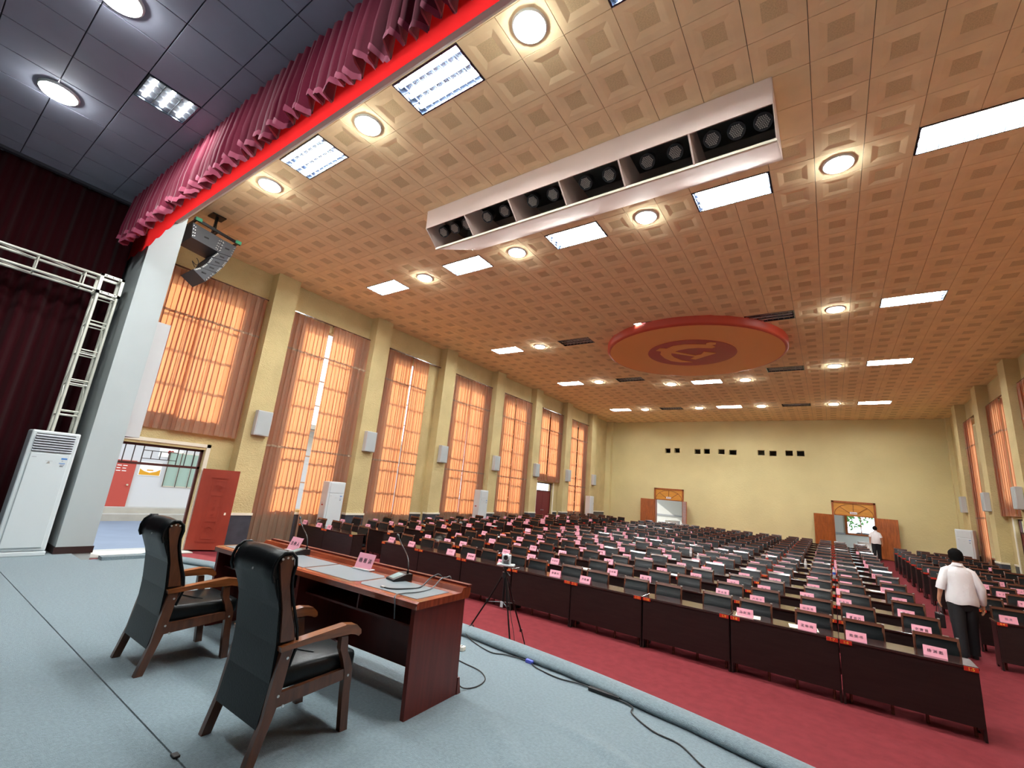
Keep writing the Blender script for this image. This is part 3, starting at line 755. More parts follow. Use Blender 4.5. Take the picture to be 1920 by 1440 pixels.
for i, P in enumerate(els):
    o, Q, cy, cz = el(P, 'speaker_box')
    MB().cbox(.325, .335, cy - .045, cy + .045, cz - .016, cz + .016, .004).build('handle_slot', 'dark_slot', o)
    for (u, v), (u2, v2) in ((Q[0], Q[3]), (Q[1], Q[2])):
        for f in (.15, .4, .65, .88):
            for g in (.92, .80):
                bu, bv = u + (u2 - u) * f, v + (v2 - v) * f
                MB().cyl((.328, cy + (bu - cy) * g, cz + (bv - cz) * g), .0085, .010, 6, axis='x').build('bolt', 'silver', o)
b = MB()
for sx in (-.30, .30): b.bar((sx, -.48, 1.545), (sx, .47, 1.43), .03, .06)
for t in (.05, .5, .95): b.bar((-.30, -.48 + .95 * t, 1.545 - .115 * t), (.30, -.48 + .95 * t, 1.545 - .115 * t), .03, .06)
b.build('fly_frame', 'black_metal', la)
b = MB(); b.bar((0, .0, 1.5), (0, 0, 1.97), .05, .05); b.bar((-.12, 0, 1.5), (-.02, 0, 1.95), .02, .02); b.bar((.12, 0, 1.5), (.02, 0, 1.95), .02, .02); b.box(-.14, .14, -.14, .14, 1.93, 1.965)
b.build('hanger', 'black_metal', la)
for (u, v) in ((-.40, 1.55), (.42, 1.45)): MB().box(.28, .33, u - .06, u + .06, v - .035, v + .04).build('green_strap', 'green_tape', la)
pts = [(.1, -.2 + .06 * math.sin(t), .75 - .02 * t + .05 * math.cos(t * 1.3)) for t in [i * .5 for i in range(14)]]
MB().tube(pts, .007, 6).build('loose_cable', 'cable', la)
# side cabinet on the hall face of the proscenium wall
sc = thing('side_screen_cabinet', 'pale grey flat cabinet hung behind the white stage pillar', 'cabinet', (-11.3, 2.7, 1.93))
MB().box(-.93, .95, -.12, .15, 0, 2.2).build('cabinet_body', 'grey_box', sc)
MB().box(-.90, .92, .15, .155, .03, 2.17).build('screen_face', 'poster_white', sc)

# ------------------------------------------------------------------ stage truss
ts = thing('stage_truss', 'silver box truss goal frame standing before the maroon wing drape', 'truss', (-10.42, 1.82, 0))
h = .13; r = .024
for dx in (-h, h):
    for dy in (-h, h): MB().tube([(dx, dy, 0.03), (dx, dy, 4.30)], r, 10).build('chord', 'truss_white', ts)
    for z in (4.36, 4.62): MB().tube([(dx, -3.9, z), (dx, -.13, z)], r, 10).build('chord', 'truss_white', ts)
nst = 8
for i in range(nst + 1):
    z = .06 + 4.2 * i / nst; b = MB()
    for dz in (0, .07):
        for dx in (-h, h): b.tube([(dx, -h, z + dz), (dx, h, z + dz)], .012, 6)
        if dz == 0:
            for dy in (-h, h): b.tube([(-h, dy, z), (h, dy, z)], .012, 6)
    b.build('rung', 'truss_white', ts)
    if i < nst:
        z2 = z + 4.2 / nst; b = MB()
        for dy in (-h, h): b.tube([(-h, dy, z), (h, dy, z2)] if i % 2 else [(h, dy, z), (-h, dy, z2)], .011, 6)
        b.build('brace', 'truss_white', ts)
for i in range(7):
    y = -.35 - .58 * i; b = MB()
    for dx in (-h, h): b.tube([(dx, y, 4.36), (dx, y, 4.62)], .012, 6)
    for z in (4.36, 4.62): b.tube([(-h, y, z), (h, y, z)], .012, 6)
    b.build('rung', 'truss_white', ts)
    b = MB()
    for z in (4.36, 4.62): b.tube([(-h, y, z), (h, y - .58, z)], .011, 6)
    b.build('brace', 'truss_white', ts)
b = MB(); q = .165; t = .045
for sx in (-q, q - t):
    for sy in (-q, q - t): b.box(sx, sx + t, sy, sy + t, 4.31, 4.67)
for z in (4.31, 4.67 - t):
    for s_ in (-q, q - t): b.box(-q, q, s_, s_ + t, z, z + t); b.box(s_, s_ + t, -q, q, z, z + t)
b.build('corner_block', 'truss_white', ts)
b = MB()
for z in (4.335, 4.645):
    for y in (-.09, .0, .09): b.cyl((q - .004, y, z), .010, .008, 8, axis='x')
b.build('block_bolts', 'dark_slot', ts)
MB().box(-.16, .16, -.16, .16, 0, .03).build('base_plate', 'black_metal', ts)

# ------------------------------------------------------------------ floor-standing air conditioners (front faces local +x)
def aircon(loc, rz, label, closed=False):
    o = thing('air_conditioner', label, 'air conditioner', loc, rz, 'floor-standing air conditioners')
    MB().cbox(-.30, .02, -.28, .28, .07, 1.86, .02).build('cabinet', 'ac_white', o)
    MB().cbox(-.28, .03, -.29, .29, 0, .065, .01).build('base', 'ac_white', o)
    p = MB().cbox(.012, .04, -.225, .225, .12, 1.52, .01).build('front_panel', 'ac_white', o)
    if closed: MB().cbox(.012, .035, -.225, .225, 1.535, 1.82, .01).build('outlet_door', 'ac_white', o)
    else:
        MB().box(.018, .023, -.225, .225, 1.54, 1.815).build('outlet_shade_plate', 'dark_slot', o)  # flat near-black plate stands in for the shade inside the outlet
        for i in range(7):
            z = 1.545 + i * .038
            l = MB().prism([(.022, z + .02), (.045, z), (.048, z + .006), (.025, z + .028)], 'y', -.225, .225).build('louvre', 'ac_grey', o)
    MB().box(.039, .042, -.04, .04, 1.405, 1.41).build('badge', 'ac_grey', p)
    b = MB(); b.prism([(-.02, 1.37), (.02, 1.37), (0, 1.405)], 'x', .0395, .042); b.build('badge', 'silver', p)
    for (ya, yb, za, zb, m) in ((.13, .20, 1.44, 1.465, 'blue_label'), (.14, .16, 1.41, 1.425, 'ac_grey'), (.12, .19, 1.375, 1.385, 'blue_label'), (.135, .185, 1.345, 1.365, 'ac_grey'), (.135, .175, 1.33, 1.34, 'ink'), (-.20, -.15, 1.45, 1.46, 'ac_grey')):
        MB().box(.039, .0415, ya, yb, za, zb).build('sticker', m, p)
    return o
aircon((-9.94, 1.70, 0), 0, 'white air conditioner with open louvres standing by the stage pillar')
a1 = aircon((-12.03, 8.30, fl(8.3)), 0, 'white air conditioner by first long curtain, near the stage', True)
MB().box(-.20, -.12, -.283, -.279, 1.17, 1.21).build('switch', 'switch_red', a1)
MB().box(-.20, -.16, -.283, -.279, 1.24, 1.255).build('switch', 'switch_red', a1)
a2 = aircon((-12.03, 15.42, fl(15.4)), 0, 'white air conditioner by third long curtain from the stage', True)
MB().box(-.20, -.12, -.283, -.279, 1.17, 1.21).build('switch', 'switch_red', a2)
aircon((-12.1, 26.35, fl(26.35)), 0, 'white air conditioner beside the last curtain on the red-door wall', True)
a4 = aircon((4.40, 26.2, fl(26.2)), -PI / 2 - .5, 'white air conditioner in the rear corner opposite the red-door wall', True)
MB().box(.039, .0415, -.05, .03, .62, .66).build('sticker', 'ink', a4)

# ------------------------------------------------------------------ wall loudspeakers on pilasters
def wall_speaker(side, k):
    s = 1 if side == 'l' else -1; X = PXL if side == 'l' else PXR; y = P0 + PP * k + PW / 2 + .06
    wn_ = 'red-door wall' if side == 'l' else 'wall opposite the red door'
    o = thing('wall_speaker', f'white box loudspeaker on {ORD[k]} pilaster from stage, {wn_}', 'loudspeaker', (X, y, 2.42), 0, 'loudspeakers on the pilasters')
    xa, xb = sorted((0, s * .16)); MB().cbox(xa, xb, -.20, .20, 0, .66, .012).build('speaker_case', 'grey_box', o)
    xa, xb = sorted((s * .155, s * .168)); MB().cbox(xa, xb, -.18, .18, .02, .64, .004).build('front_cloth', 'white_paint', o)
for k in range(7):
    wall_speaker('l', k); wall_speaker('r', k)

# ------------------------------------------------------------------ stage furniture
def stage_chair(loc, label):
    o = thing('conference_armchair', label, 'chair', loc, 0, 'leather armchairs on the stage')
    W2 = .28
    for s in (-1, 1):
        x0, x1 = sorted((s * W2, s * (W2 - .04)))
        # local y: 0 is the back of the rear feet (front of chair is +y)
        MB().prism([(0.0, 0), (.055, 0), (.135, .30), (.165, .58), (.165, .60), (.10, .60), (.075, .40), (.055, .22)], 'x', x0, x1).build('rear_leg', 'oak_dark', o)
        MB().prism([(.60, 0), (.655, 0), (.63, .22), (.625, .36), (.60, .42), (.565, .48), (.55, .575), (.50, .575), (.505, .50), (.535, .44), (.565, .36), (.575, .22)], 'x', x0, x1).build('front_leg', 'oak_dark', o)
        xa, xb = sorted((s * (W2 + .012), s * (W2 - .055)))
        MB().prism([(.085, .572), (.08, .60), (.30, .625), (.52, .648), (.60, .635), (.64, .60), (.645, .575), (.625, .562), (.60, .575), (.56, .585), (.30, .588)], 'x', xa, xb).build('armrest', 'oak_arm', o)
        MB().prism([(.09, .27), (.58, .31), (.58, .375), (.09, .345)], 'x', *sorted((s * (W2 - .005), s * (W2 - .035)))).build('side_rail', 'oak_dark', o)
        for (u, v) in ((.125, .335), (.165, .275), (.14, .53), (.595, .33)):
            xa, xb = (x1 - .002, x1 + .003) if s > 0 else (x0 - .003, x0 + .002)
            MB().cyl((xa, u, v), .008, xb - xa, 8, axis='x').build('bolt', 'silver', o)
        # shaped wooden side of the backrest
        xa, xb = sorted((s * (W2 - .012), s * (W2 - .045)))
        MB().prism([(.085, .62), (.06, .80), (.01, .98), (-.01, 1.06), (.015, 1.095), (.05, 1.10), (.075, 1.06), (.07, 1.00), (.075, .93), (.105, .82), (.15, .70), (.17, .62)], 'x', xa, xb).build('back_side', 'oak_dark', o)
        for u in (.0, .03, .06): MB().cyl((s * (W2 - .012) - (.002 if s > 0 else .004), u, 1.085 + (.006 if u == .03 else 0)), .007, .006, 8, axis='x').build('stud', 'silver', o)
    # leather back: rear sheet, front cushion and rolled top
    w = W2 - .03
    rear = [(.045, .18), (.075, .40), (.07, .60), (.045, .80), (-.005, .97)]
    b = MB(); b.prism(rear + [(.02, .97), (.07, .80), (.095, .60), (.10, .40), (.07, .18)], 'x', -w, w, smooth=False); b.build('back_panel', 'leather', o)
    b = MB(); prof = [(-.02, .955), (-.036, .99), (-.036, 1.04), (-.02, 1.085), (.015, 1.118), (.055, 1.118), (.09, 1.085), (.098, 1.04), (.088, .98), (.10, .90), (.135, .80), (.18, .68), (.20, .58), (.17, .47), (.10, .45), (.09, .60), (.05, .80)]
    rings = []
    for t in (-1, -.96, -.5, 0, .5, .96, 1):
        sc_ = .93 if abs(t) == 1 else 1.0; cyy, czz = .06, .85
        rings.append([((w - .005) * t, cyy + (p[0] - cyy) * sc_, czz + (p[1] - czz) * (1 - (1 - sc_) * .4) + (.012 * math.cos(t * PI / 2) if p[1] > 1.05 else 0)) for p in prof])
    b.loft(rings); b.build('back_cushion', 'leather', o)
    for s in (-1, 1):
        pts = [(s * (w + .004), p[0] - .003 if i < 5 else p[0] + .003, p[1]) for i, p in enumerate(prof[:14])]
        MB().tube(pts, .010, 6).build('piping', 'leather', o)
    b = MB(); b.cbox(-w + .01, w - .01, .13, .67, .34, .462, .03, 0, True); b.build('seat', 'leather', o)
    MB().tube([(-.16, .32, .463), (0, .36, .467), (.12, .42, .464)], .004, 5).build('seat_seam', 'leather', o)
    MB().box(-w, w, .565, .60, .30, .36).build('front_rail', 'oak_dark', o)
    MB().cyl((0.02, -.04, 1.0), .007, .008, 8, axis='y').build('back_button', 'silver', o)
    return o
stage_chair((-2.95, 1.575, 0), 'dark leather armchair with oak arms behind the desk end with cables')
stage_chair((-4.60, 1.555, 0), 'dark leather armchair with oak arms, nearer the open red door')
DANG = math.radians(3.2)
sdk = thing('stage_desk', 'long mahogany conference desk with grey blotters and raised rear ledge', 'desk', (-2.46, 2.53, 0), DANG)
L_, D_ = 2.86, .60     # local: x from -L to 0, y 0..D (towards the hall)
MB().prism([(-.02, .715), (-.02, .755), (.0, .765), (.495, .765), (.52, .80), (.60, .80), (.62, .79), (.62, .74), (.60, .715)], 'x', -L_, 0).build('desk_top', 'mahogany_top', sdk)
MB().box(-L_, 0.002, .58, .625, .798, .815).build('ledge_bead', 'mahogany', sdk)
for x in (-L_ + .03, -.06, -L_ / 2): MB().prism([(.02, 0), (.60, 0), (.585, .715), (-.005, .715)], 'x', x, x + .035).build('side_panel', 'mahogany', sdk)
MB().box(-L_ + .05, -.05, .50, .52, .10, .72).build('modesty_panel', 'mahogany', sdk)
MB().box(-L_ + .06, -.06, .08, .50, .56, .575).build('shelf', 'mahogany', sdk)
for i in range(1, 4): MB().box(-L_ + L_ * i / 4 - .008, -L_ + L_ * i / 4 + .008, .08, .12, .575, .715).build('shelf_divider', 'mahogany', sdk)
MB().prism([(.60, 0), (.65, 0), (.62, .12), (.60, .12)], 'x', -.07, -.02).build('foot', 'mahogany', sdk)
for i in range(4):
    xa = -L_ + .06 + i * (L_ - .1) / 4; xb = xa + (L_ - .1) / 4 - .03
    MB().prism([(xa, .05), (xb - .05, .05), (xb, .10), (xb, .38), (xb - .05, .42), (xa, .42)] if i % 2 == 0 else [(xa + .05, .05), (xb, .05), (xb, .42), (xa + .05, .42), (xa, .36), (xa, .10)], 'z', .764, .7675).build('blotter', 'blotter', sdk)
def on_desk(x, y): return (-2.46 + x * math.cos(DANG) - y * math.sin(DANG), 2.53 + x * math.sin(DANG) + y * math.cos(DANG))
def desk_card(px, py, rz, t, label):
    o = thing('name_card', label, 'name card', (px, py, .768), rz, 'name cards on the stage desk')
    b = MB(); tilt = .05
    b.add([(-.10, 0, .012), (.10, 0, .012), (.10, tilt, .135), (-.10, tilt, .135), (-.10, .003, .012), (.10, .003, .012), (.10, tilt + .003, .135), (-.10, tilt + .003, .135)], [(0, 1, 2, 3), (4, 7, 6, 5), (0, 4, 5, 1), (3, 2, 6, 7), (0, 3, 7, 4), (1, 5, 6, 2)])
    b.build('card', 'pink_card', o)
    l = link('lettering', text_mesh(t, .044, 'ink', .0), o, (0, tilt * .5 - .0015, .073)); l.rotation_euler = (PI / 2 - math.atan2(tilt, .123), 0, 0)
    MB().cbox(-.104, .104, -.025, .055, 0, .01, .003).build('acrylic_base', 'reflector', o)
desk_card(-4.74, 2.86, DANG - .05, '主 持 人', 'pink name card in clear stand facing the chair near the red door')
desk_card(-3.60, 2.90, DANG + .1, '杨 恩 洪', 'pink name card in clear stand facing the chair with silver button')
def mic(px, py, rz, head, label):
    o = thing('desk_microphone', label, 'microphone', (px, py, .766), rz, 'gooseneck microphones on the stage desk')
    b = MB(); b.prism([(-.09, .0), (.09, .0), (.09, .055), (.03, .055), (-.09, .018)], 'x', -.065, .065); b.build('mic_base', 'black_plastic', o)
    b = MB(); b.add([(-.05, -.075, .0245), (.03, -.075, .0245), (.03, .02, .0535), (-.05, .02, .0535)], [(0, 1, 2, 3)]); b.add([(-.05, -.075, .0235), (.03, -.075, .0235), (.03, .02, .0525), (-.05, .02, .0525)], [(3, 2, 1, 0)]); b.build('display', 'screen_grey', o)
    c, s = math.cos(-rz), math.sin(-rz); hx, hy = head[0] - px, head[1] - py; H = Vector((hx * c - hy * s, hx * s + hy * c, head[2] - .766))
    P0_, P3_ = Vector((.03, .06, .05)), H; P1_ = P0_ + Vector((0, 0, .18)); P2_ = P3_ - Vector((P3_.x * .35, .0, .14))
    pts = [(1 - t) ** 3 * P0_ + 3 * (1 - t) ** 2 * t * P1_ + 3 * (1 - t) * t * t * P2_ + t ** 3 * P3_ for t in [i / 14 for i in range(15)]]
    MB().tube(pts, .0055, 8).build('gooseneck', 'black_metal', o)
    d = (pts[-1] - pts[-2]).normalized(); MB().tube([pts[-1] - d * .005, pts[-1] + d * .005, pts[-1] + d * .03, pts[-1] + d * .04], [.008, .013, .013, .007], 10).build('mic_head', 'black_plastic', o)
    MB().cyl((.03, .06, .045), .011, .035, 10).build('collar', 'black_metal', o)
mic(-3.10, 2.905, DANG - .25, (-3.50, 3.2, 1.06), 'black gooseneck microphone beside the loose cables on the stage desk')
mic(-4.55, 2.83, DANG - .3, (-5.00, 3.05, 1.07), 'black gooseneck microphone beside the card nearer the red door')
c1 = MB().tube(smooth([(-2.93, 2.60, .772), (-2.86, 2.62, .772), (-2.80, 2.72, .772), (-2.78, 2.85, .773), (-2.83, 3.0, .815), (-2.86, 3.09, .825), (-2.86, 3.14, .83), (-2.86, 3.20, .76), (-2.86, 3.20, .45)]), .006, 8)
tag(c1.build('video_cable', 'cable'), 'thick dark cable with plug lying across desk end', 'cable')
MB().cbox(-2.965, -2.925, 2.59, 2.61, .766, .780, .003).build('plug', 'silver', bpy.data.objects['video_cable'])
c2 = MB().tube(smooth([(-2.66, 2.50, .62), (-2.665, 2.49, .72), (-2.68, 2.50, .774), (-2.70, 2.60, .773), (-2.67, 2.72, .773), (-2.70, 2.90, .774), (-2.75, 3.05, .82), (-2.755, 3.12, .826), (-2.755, 3.19, .80), (-2.755, 3.20, .5)]), .0045, 8)
tag(c2.build('data_cable', 'cable_grey'), 'thin grey cable hanging over the near edge of the stage desk', 'cable')
c3 = MB().tube(smooth([(-2.56, 3.16, .40), (-2.56, 3.17, .12), (-2.54, 3.22, .02), (-2.49, 3.35, .006), (-2.53, 3.52, .006), (-2.68, 3.63, .006), (-2.9, 3.66, .006), (-3.1, 3.70, .01), (-3.14, 3.80, .02)]), .005, 8)
tag(c3.build('extension_lead', 'cable'), 'black cord looping on carpet at the foot of the stage desk', 'cable')
ps = thing('power_strip', 'white power strip on the carpet behind the stage desk', 'power strip', (-3.17, 3.90, 0), .15)
MB().cbox(-.12, .07, -.03, .03, 0, .04, .006).build('strip_body', 'power_white', ps)
for i in range(4): MB().box(-.09 + i * .04, -.075 + i * .04, -.012, .012, .039, .0415).build('socket', 'dark_slot', ps)
# cable along the stage edge
def ez(x, back): return sedge(x) - back
path = [(-3.42, ez(-3.42, -.03), -.25), (-3.42, ez(-3.42, .02), .055), (-3.44, ez(-3.44, .10), .068), (-3.40, ez(-3.4, .20), .045), (-3.22, ez(-3.22, .27), .008), (-2.90, ez(-2.9, .36), .007), (-2.75, ez(-2.75, .29), .008), (-2.50, ez(-2.5, .245), .01), (-2.36, ez(-2.36, .30), .007), (-2.1, ez(-2.1, .32), .007), (-1.85, ez(-1.85, .255), .012), (-1.55, ez(-1.55, .25), .012), (-1.40, ez(-1.4, .26), .012), (-1.36, ez(-1.36, .36), .007), (-1.15, ez(-1.15, .47), .007), (-.95, ez(-.95, .47), .007), (-.75, ez(-.75, .60), .007), (-.62, ez(-.62, .56), .007), (-.50, ez(-.5, .40), .007), (-.42, ez(-.42, .26), .02), (-.30, ez(-.3, .16), .06), (-.12, ez(-.12, .17), .06), (-.06, ez(-.06, .30), .01), (-.05, ez(-.05, .48), .007), (.15, ez(.15, .66), .007), (.6, ez(.6, .8), .007)]
ce = MB().tube(smooth(path), .0055, 6).build('edge_cable', 'cable'); tag(ce, 'long black cable wandering along the rolled carpet edge of the stage', 'cable')
MB().cbox(-2.52, -2.44, ez(-2.48, .265), ez(-2.48, .225), .0, .03, .005).build('blue_joint', 'blue_tape', ce)
MB().cbox(-1.80, -1.52, ez(-1.66, .275), ez(-1.66, .23), .0, .03, .006).build('black_joint', 'cable', ce)
lt = MB().cbox(-3.10, -3.05, 1.385, 1.42, .0, .012, .004); tag(lt.build('carpet_scrap', 'cable'), 'small black scrap lying on the stage carpet joint', 'scrap')

# ------------------------------------------------------------------ tripod with conference camera before the front row
TPX, TPY = -3.72, 5.42
tp = thing('tripod', 'black tripod on the red carpet in front of first desk row', 'tripod', (TPX, TPY, F0))
ZT = 1.07
MB().tube([(0, 0, .55), (0, 0, ZT)], .016, 10).build('centre_column', 'black_metal', tp)
MB().cyl((0, 0, .93), .04, .07, 12).build('collar', 'black_plastic', tp)
for (fx, fy) in ((-.62, -.05), (.36, -.22), (.06, .55)):
    l = MB().tube([(fx * .06, fy * .06, .95), (fx * .4, fy * .4, .575)], .014, 8).build('leg', 'black_metal', tp)
    MB().tube([(fx * .4, fy * .4, .59), (fx * .8, fy * .8, .20)], .011, 8).build('leg_tube', 'black_metal', l)
    MB().tube([(fx * .8, fy * .8, .22), (fx, fy, .0)], .008, 8).build('leg_tube', 'black_metal', l)
    for f in (.4, .8): MB().cyl((fx * f, fy * f, .98 - .98 * f - .01), .019, .035, 8).build('leg_lock', 'black_plastic', l)
    MB().tube([(fx * .4, fy * .4, .58), (0, 0, .62)], .006, 6).build('spreader', 'cable_grey', tp)
MB().box(-.02, .02, -.03, -.02, .56, .63).build('level_plate', 'ac_white', tp)
MB().tube([(0, 0, 1.02), (.12, -.05, .97)], .008, 6).build('pan_handle', 'black_plastic', tp)
MB().cyl((0, 0, ZT - .03), .035, .04, 12).build('head', 'black_plastic', tp)
cm = thing('conference_camera', 'white swivel conference camera with black lens on the tripod', 'camera', (TPX, TPY, F0 + ZT + .01), .45)
MB().cbox(-.12, .12, -.07, .07, 0, .028, .012).build('camera_base', 'ac_white', cm)
MB().cbox(-.06, -.035, -.04, .04, .02, .15, .01).build('yoke_arm', 'ac_white', cm); MB().cbox(.035, .06, -.04, .04, .02, .15, .01).build('yoke_arm', 'ac_white', cm)
MB().cyl((0, -.07, .115), .042, .12, 18, axis='y').build('camera_head', 'ac_white', cm)
MB().cyl((0, -.078, .115), .03, .01, 16, axis='y').build('lens', 'par_black', cm)
MB().cbox(-.04, .04, -.02, .05, .02, .06, .01).build('camera_neck', 'ac_grey', cm)
tc = MB().tube(smooth([(TPX + .05, TPY, F0 + .9), (TPX + .2, TPY - .1, F0 + .55), (TPX + .33, TPY - .15, F0 + .25), (TPX + .35, TPY - .25, F0 + .02), (TPX + .2, TPY - .5, F0 + .008), (TPX + .1, 4.75, F0 + .008), (-3.42, 4.6, F0 + .1), (-3.42, 4.53, -.2)]), .004, 6)
tag(tc.build('camera_cable', 'cable'), 'thin black cable running from tripod camera to the stage', 'cable')
# ------------------------------------------------------------------ hall desks, chairs, name cards
NROW = 16
def hall_chair_parts():
    P = {}
    for s, nm in ((-1, 'a'), (1, 'b')):
        P['post' + nm] = ('post', MB().tube([(s * .195, .10, 0), (s * .195, .06, .22), (s * .195, .03, .42), (s * .195, .02, .62), (s * .195, .035, .80), (s * .195, .055, .868)], [.016, .018, .018, .017, .016, .013], 6).mesh('post', 'chair_wood'))
        P['leg' + nm] = ('front_leg', MB().tube([(s * .19, -.36, 0), (s * .19, -.36, .39)], .017, 6).mesh('front_leg', 'chair_wood'))
        P['tip' + nm] = ('post_cap', MB().cyl((s * .195, .055, .862), .014, .012, 8).mesh('post_cap', 'silver'))
    b = MB(); zs = [.47, .52, .60, .68, .75, .80, .835]; yf = [.022, -.016, -.034, -.022, .010, .036, .046]
    xs_ = (-.185, -.1, 0, .1, .185)
    g = [[(x, y - .006 * (1 - (x / .185) ** 2), z) for x in xs_] for y, z in zip(yf, zs)]
    g2 = [[(x, y + .03, z) for x in xs_] for y, z in zip(yf, zs)]
    b.sheet(g); b.sheet(g2)
    for a, c in ((g[0], g2[0]), (g[-1], g2[-1])): b.sheet([a, c], smooth=False)
    for j in (0, -1): b.sheet([[r[j] for r in g], [r[j] for r in g2]], smooth=False)
    P['back'] = ('backrest', b.mesh('backrest', 'leather'))
    b = MB(); b.prism([(.030, .832), (.072, .838), (.078, .862), (.045, .868)], 'x', -.19, .19); P['rail'] = ('top_rail', b.mesh('top_rail', 'chair_wood'))
    P['seat'] = ('seat', MB().cbox(-.20, .20, -.40, .02, .385, .45, .018, 0, True).mesh('seat', 'leather'))
    b = MB(); b.box(-.185, .185, -.37, -.35, .33, .385); b.box(-.185, .185, .02, .04, .33, .385); b.box(-.20, -.18, -.36, .03, .33, .385); b.box(.18, .20, -.36, .03, .33, .385)
    P['frame'] = ('seat_frame', b.mesh('seat_frame', 'chair_wood'))
    return P
CH = hall_chair_parts()
def joined(parts, name):
    me = bpy.data.meshes.new(name); bm = bmesh.new(); mats = []
    for (nm, m) in parts:
        mm = m.materials[0]
        if mm not in mats: mats.append(mm)
        n0 = len(bm.faces); bm.from_mesh(m); bm.faces.ensure_lookup_table()
        for f in bm.faces[n0:]: f.material_index = mats.index(mm)
    bm.to_mesh(me); bm.free()
    for mm in mats: me.materials.append(mm)
    return me
far_chair = joined(list(CH.values()), 'lecture_chair')
DP = {'top': ('desk_top', MB().cbox(-DW / 2 + .002, DW / 2 - .002, 0, DD, DH - .03, DH, .006).mesh('desk_top', 'desk_wood')),
      'front': ('front_panel', MB().box(-DW / 2 + .012, DW / 2 - .012, .012, .028, .125, DH - .025).mesh('front_panel', 'desk_front')),
      'shelf': ('book_shelf', MB().box(-DW / 2 + .03, DW / 2 - .03, .10, .34, .50, .515).mesh('book_shelf', 'desk_front'))}
for s, nm in ((-1, 'sa'), (1, 'sb')):
    x0, x1 = sorted((s * (DW / 2 - .006), s * (DW / 2 - .030)))
    DP[nm] = ('side_panel', MB().prism([(.03, .0), (.09, 0), (.10, .04), (.29, .04), (.30, 0), (.36, 0), (.36, .03), (.33, .10), (.33, DH - .03), (.03, DH - .03)], 'x', x0, x1).mesh('side_panel', 'desk_front'))
tag_me = MB().cbox(-.058, .058, -.006, .0, -.022, .022, .002).mesh('seat_number_tag', 'red_tag')
BLOCKS = [('middle block', 'm', DX, 8, 0), ('red-door side block', 'l', -9.56, 2, 0), ('block across the aisle', 'r', DX + .84 + 2 * DW, 2, 3)]
NAMES = {('m', 0): ['杨渊彪', '周荣书', '沈咏梅', '马友龙', None, None, None, '刘星福', '李康科', None, '李国', '李国群', '文光', None, '郑光友', '陈江华'],
         ('m', 1): ['文建雄', '曾益万', '何凤贵', '卢燕文', '罗长青', None, '杨二贵', '张树明', None, '赵丽萍', '田小红', '马书记', None, '龙再江', '刘国', '石林']}
POOL = ['杨光', '李江', '刘艺', '何志', '陈文', '周林', '罗长江', '石邦贵', '张友林', '赵建', '吴国', '唐志', '田龙', '文书', '马江红', '沈林']
CARD = None
def card_mesh():
    b = MB(); w = .10
    b.add([(-w, -.035, 0), (w, -.035, 0), (w, 0, .10), (-w, 0, .10), (-w, .035, 0), (w, .035, 0)], [(0, 1, 2, 3), (3, 2, 5, 4)])
    b.add([(-w + .001, -.032, 0), (w - .001, -.032, 0), (w - .001, 0, .097), (-w + .001, 0, .097), (-w + .001, .032, 0), (w - .001, .032, 0)], [(3, 2, 1, 0), (4, 5, 2, 3)])
    return b.mesh('name_card', 'pink_card')
card_me = card_mesh()
marks_me = []
for v in range(5):
    b = MB()
    for i in range(3):
        cx = -.055 + .055 * i
        for q in range(4):
            x, z = cx + random.uniform(-.012, .012), random.uniform(-.014, .014)
            b.box(x - random.uniform(.004, .012), x + random.uniform(.004, .012), -.0012, .0002, z - .002, z + .002) if q % 2 else b.box(x - .002, x + .002, -.0012, .0002, z - random.uniform(.005, .012), z + random.uniform(.005, .012))
    marks_me.append(b.mesh('lettering', 'ink'))
ctilt = math.atan2(.035, .10)
nchair = 0; back_stuff = []
order = []
for (bn, bk, xr, nd, r0) in BLOCKS:
    for r in range(r0, NROW):
        for di in range(nd): order.append((r, bn, bk, xr, di, nd))
order.sort(key=lambda t: t[0])
seat_no0 = {'m': 5, 'l': 21, 'r': 1}
